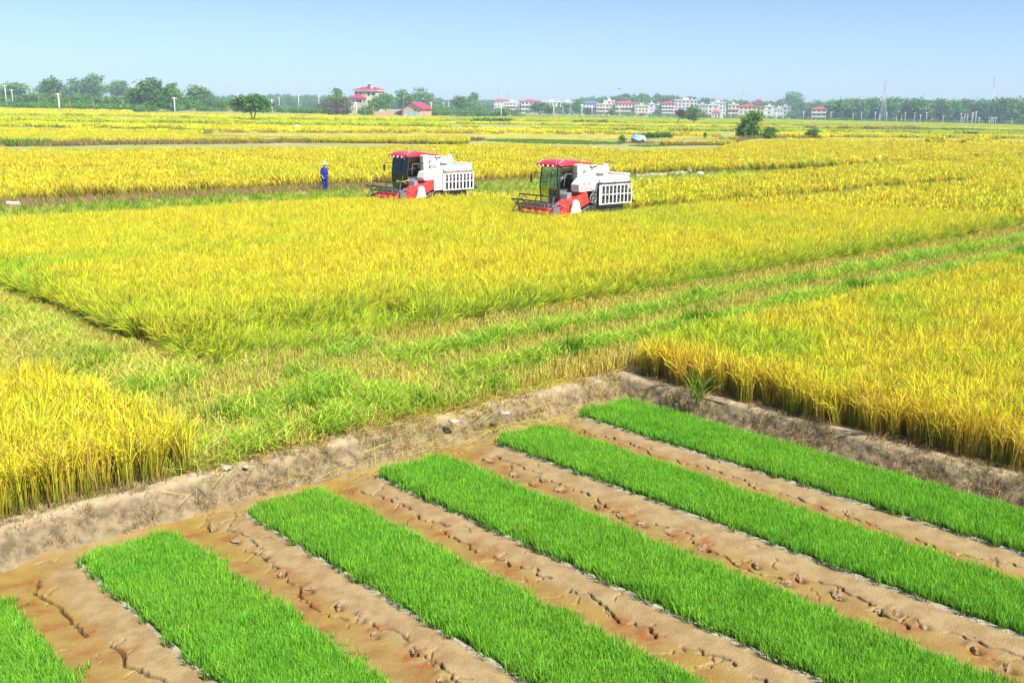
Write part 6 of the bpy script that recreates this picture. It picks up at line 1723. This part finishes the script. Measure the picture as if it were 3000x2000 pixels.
pole(1704, 306, 352, 'c', "white pole beside the slim village trees", VP, 0.22)
for a, t_, b in ((1513, 293, 340), (1520, 304, 342), (1649, 312, 342), (1734, 314, 343), (1772, 309, 346), (1815, 316, 343), (1908, 322, 349), (2065, 330, 348), (2112, 325, 347), (2140, 330, 353), (2125, 318, 346), (2223, 332, 347), (2240, 326, 350), (2273, 328, 352), (2353, 326, 350), (2421, 330, 354), (2434, 328, 350)):
    pole(a, t_, b, 'c', "slender pale pole among those lining the village front", VP, 0.2, random.uniform(760, 835))
RP = "white poles in front of the wood"
for a, t_, b in ((2498, 332, 355), (2576, 335, 357), (2563, 328, 355), (2597, 328, 352), (2523, 328, 354), (2625, 341, 361), (2640, 336, 359), (2650, 329, 360), (2695, 337, 360), (2713, 329, 354), (2678, 330, 356), (2762, 339, 360), (2814, 331, 359), (2818, 342, 361), (2825, 333, 358), (2833, 333, 361), (2846, 330, 360), (2849, 330, 359), (2868, 344, 361), (2898, 345, 362), (2904, 345, 362), (2909, 344, 362), (2916, 344, 362), (2963, 346, 361)):
    pole(a, t_, b, 'c', "slim white pole in the line before the long wood", RP, 0.19, random.uniform(735, 770))
pole(2857, 327, 361, 'c', "tallest white pole with crossarm before the wood", RP, 0.24, 740)

M_LATT = mat("galvanised_lattice", (0.50, 0.52, 0.52), 0.5, metal=0.4)
def pylon(px_, ytop, ybase, d, label, arm_y, arm_w, wid, r=0.16):
    p = at(px_, ybase, d); p[2] = float(Z(p[0], p[1])); h = hgt(px_, ytop, p)
    root = empty("pylon", tuple(map(float, p)), math.atan2(-p[0], p[1]) + 0.35); tag(root, label, "pylon", "power line pylons above the wood")
    wf = lambda z: wid * (1 - 0.82 * min(1, z / (h * 0.72)))
    mb = MB(); n = 9; zs = [h * 0.72 * (1 - (1 - i / n) ** 1.25) for i in range(n + 1)] + [h * .86, h]
    for sx in (-1, 1):
        for sy in (-1, 1):
            mb.tube([(sx * wf(z), sy * wf(z), z) for z in zs], r, 4)
    for z0, z1 in zip(zs[:-1], zs[1:]):
        a, b = wf(z0), wf(z1)
        for s_ in (-1, 1):
            mb.tube([(-a, s_ * a, z0), (b, s_ * b, z1)], r * .6, 4); mb.tube([(a, s_ * a, z0), (-b, s_ * b, z1)], r * .6, 4)
            mb.tube([(s_ * a, -a, z0), (s_ * b, b, z1)], r * .6, 4)
    mb.build("lattice_tower", M_LATT, root)
    for az_, aw in zip(arm_y, arm_w):
        z = hgt(px_, az_, p); MB().tube([(-aw, 0, z), (0, 0, z + 1.2), (aw, 0, z)], r * .9, 4).tube([(-aw, 0, z), (aw, 0, z - .3)], r * .9, 4).tube([(-aw, 0, z), (-aw, 0, z - 1.8)], r * .6, 4).tube([(aw, 0, z), (aw, 0, z - 1.8)], r * .6, 4).build("crossarm", M_LATT, root)
pylon(2585, 237, 356, 790, "nearest lattice pylon rising over the wood", (263, 240), (5.2, 3.6), 2.4, 0.10)
pylon(2902, 224, 345, 1150, "tall pale pylon with horned top far behind the wood", (240, 228), (5.0, 4.0), 3.0, 0.11)
pylon(2700, 272, 345, 1330, "faint small pylon tip above the wood", (278, 274), (3.5, 2.5), 2.5, 0.16)
pylon(2174, 264, 340, 1330, "faint pylon above the wooded rise", (272, 266), (5, 4), 2.6, 0.16)
pylon(1460, 260, 335, 1330, "thin lattice mast above the village end", (262,), (0.8,), 1.2, 0.14)

def cable(a, b, sag, label):
    a, b = Vector(a), Vector(b); pts = []
    for i in range(17):
        k = i / 16; q = a.lerp(b, k); q.z -= sag * 4 * k * (1 - k); pts.append(q)
    o = MB().tube(pts, 0.022, 4).build("power_cable", M_BLACK); tag(o, label, "cable", "power cables between the roadside poles")
T = POLETOP
for dz in (0, -0.8):
    for u_, v_ in (((607, 268), (700, 273)), ((700, 273), (819, 283)), ((819, 283), (935, 281)), ((20, 248), (175, 273)), ((876, 278), (1045, 299))):
        a, b = T[u_], T[v_]; cable((a[0], a[1], a[2] - .2 + dz), (b[0], b[1], b[2] - .2 + dz), 0.9, "thin dark power cable slung between roadside poles")
for dz in (0, -1.5):
    a = at(2568, 264, 790); b = at(2700, 276, 1330); cable((a[0], a[1], a[2] + dz), (b[0], b[1], b[2] + dz), 6, "thin power cable hanging from the nearest pylon")

# ================================================================== SMALL THINGS IN THE FIELDS
def lumpy(name, size, seed, m, parent=None, fold=0.14, n=3):
    r = np.random.default_rng(seed)
    bm = bmesh.new(); bmesh.ops.create_icosphere(bm, subdivisions=n, radius=1.0); ph = r.uniform(0, 6, 8)
    for v_ in bm.verts:
        p = v_.co.copy(); k = 1 + fold * (math.sin(3.7 * p.x + ph[0] + 2 * p.y) + 0.8 * math.sin(5.3 * p.y + ph[1]) + 0.7 * math.sin(7.1 * p.z + 4 * p.x + ph[2]))
        z = max(p.z, -0.25)
        v_.co = Vector((p.x * size[0] * k, p.y * size[1] * k, (z + 0.25) * size[2] * k / 1.25))
    me = bpy.data.meshes.new(name); bm.to_mesh(me); bm.free(); me.materials.append(m)
    for p in me.polygons: p.use_smooth = True
    return link(bpy.data.objects.new(name, me), parent)
M_SACK = mat("white_sack", (0.74, 0.73, 0.70), 0.6, scale=5, col2=(0.6, 0.58, 0.55))
for px_, py_, s_, lab in ((40, 607, (0.34, 0.25, 0.30), "bulging white sack on the bank end beside green weeds"), (2018, 507, (0.25, 0.22, 0.5), "crumpled white bag at the end of the concrete edge"), (2052, 510, (0.35, 0.2, 0.18), "flat white plastic scrap beside the crumpled bag"),
                          (2572, 481, (0.3, 0.25, 0.75), "white bag caught in pinkish weeds at the ditch"), (870, 383, (1.0, 0.7, 1.0), "white sack on the edge of the pale stubble field"), (2866, 458, (0.6, 0.4, 0.7), "small white scrap out in the golden paddy")):
    p = U(px_, py_); o = lumpy("sack", s_, int(px_), M_SACK); o.location = (float(p[0]), float(p[1]), float(p[2])); tag(o, lab, "sack")
# tarpaulin over a machine
p = U(1869, 420); root = empty("covered_machine", tuple(map(float, p)), 0.15); tag(root, "pale blue tarpaulin draped over a low dark machine", "covered machine")
M_TARP = mat("blue_tarpaulin", (0.13, 0.40, 0.56), 0.45, scale=1.2, col2=(0.30, 0.52, 0.62), bump=0.6, bscale=3)
o = lumpy("machine_body", (1.05, 0.6, 0.75), 3, M_BLACK, root)
o = lumpy("tarpaulin", (0.78, 0.68, 0.85), 8, M_TARP, root, 0.12); o.location = (-0.28, 0, 0.34)
o = lumpy("white_sheet", (0.52, 0.62, 0.9), 9, mat("white_sheet", (0.50, 0.58, 0.64), 0.5), root, 0.12); o.location = (0.62, 0, 0.28)
for x in (-.6, .55): MB().tube([(x, -.75, .3), (x, -.6, .3)], .3, 14).build("wheel", M_RUBBER, root, .02)
# dark little tiller far off
p = U(1330, 361); root = empty("hand_tractor", tuple(map(float, p)), 0.4); tag(root, "dark hand tractor left in the far paddies", "hand tractor")
MB().prism([(-1.0, .3), (-.4, 1.0), (.5, 1.15), (1.1, .9), (1.3, .35)], -.4, .4).build("engine_hood", M_GREY, root, .05); MB().tube([(-.9, 0, .8), (-1.8, 0, 1.2), (-2.1, 0, 1.25)], .05, 6).build("handlebar", M_BLACK, root)
for y in (-.55, .55): MB().tube([(.3, y - .1, .45), (.3, y + .1, .45)], .45, 16).build("wheel", M_RUBBER, root, .02)
MB().box(1.2, 2.6, -.5, .5, .3, .55).build("plough_frame", M_WOODP, root)
# concrete edge beyond the second machine, made of slabs
a0 = U(1862, 520); b0 = U(2012, 509); L = math.hypot(*(b0 - a0)[:2]); root = empty("concrete_edge", tuple(map(float, a0)), math.atan2(b0[1] - a0[1], b0[0] - a0[0])); tag(root, "pale concrete channel edge behind the barred harvester", "kerb")
n = 12
for i in range(n): MB().box(i * L / n + .02, (i + 1) * L / n - .02, -.12, .12, 0, 0.22 + random.uniform(-.05, .03)).build("slab", mat("weathered_concrete", (0.42, 0.36, 0.27), 0.9, scale=2) if "weathered_concrete" not in bpy.data.materials else bpy.data.materials["weathered_concrete"], root, .02)
# birds in flight
def bird(px_, py_, d, s_, rz, label):
    p = at(px_, py_, d); root = empty("bird", tuple(map(float, p)), rz); tag(root, label, "bird", "small dark birds on the wing")
    MB().tube([(-.5 * s_, 0, 0), (-.1 * s_, 0, 0), (.25 * s_, 0, .02), (.42 * s_, 0, .03)], [.01, .09 * s_, .07 * s_, .01], 7).build("body", M_BLACK, root, 0, True)
    for k in (-1, 1): MB().add([(.12 * s_, 0, .03), (.0, k * .45 * s_, .28 * s_), (-.12 * s_, k * .85 * s_, .18 * s_), (-.16 * s_, k * .4 * s_, .22 * s_), (-.12 * s_, 0, .03)], [(0, 1, 3, 4), (1, 2, 3)]).build("wing", M_BLACK, root)
bird(2453, 449, 100, 0.32, 0.3, "small dark bird with raised wings above the laid rice"); bird(2655, 405, 120, 0.34, 1.2, "small dark bird with bent wings over the golden paddy"); bird(1815, 261, 200, 0.6, 0.1, "single bird gliding in the sky above the village")
M_STONE = mat("pale_stone", (0.42, 0.37, 0.30), 0.9, scale=9, col2=(0.3, 0.25, 0.19), bump=0.5, bscale=30)
# loose pale stones on the long bank
for px_, py_, s_ in ((1478, 1212, .09), (1330, 1236, .10), (660, 1372, .11), (720, 1368, .06)):
    p = G(px_, py_, 0.04); o = lumpy("stone", (s_, s_ * .7, s_ * .5), px_, M_STONE, None, .12, 2); o.location = tuple(map(float, p)); tag(o, "pale flat stone lying on the crest of the long bank", "stone", "stones on the long bank")

# ================================================================== HAZE
def haze():
    m = bpy.data.materials.new("haze_air"); m.use_nodes = True; N, L = m.node_tree.nodes, m.node_tree.links
    N.remove(N["Principled BSDF"])
    v_ = N.new("ShaderNodeVolumePrincipled"); v_.inputs["Color"].default_value = (0.62, 0.80, 1.0, 1); v_.inputs["Density"].default_value = HAZE_D; v_.inputs["Anisotropy"].default_value = 0.0
    L.new(v_.outputs[0], N["Material Output"].inputs["Volume"])
    o = MB().box(-2250, 2250, -2250, 2250, -8.0, 75.0).build("haze", m); o["kind"] = "stuff"
    tag(o, "thin pale blue haze over the whole plain", "haze")
HAZE_D = 0.00033
haze()
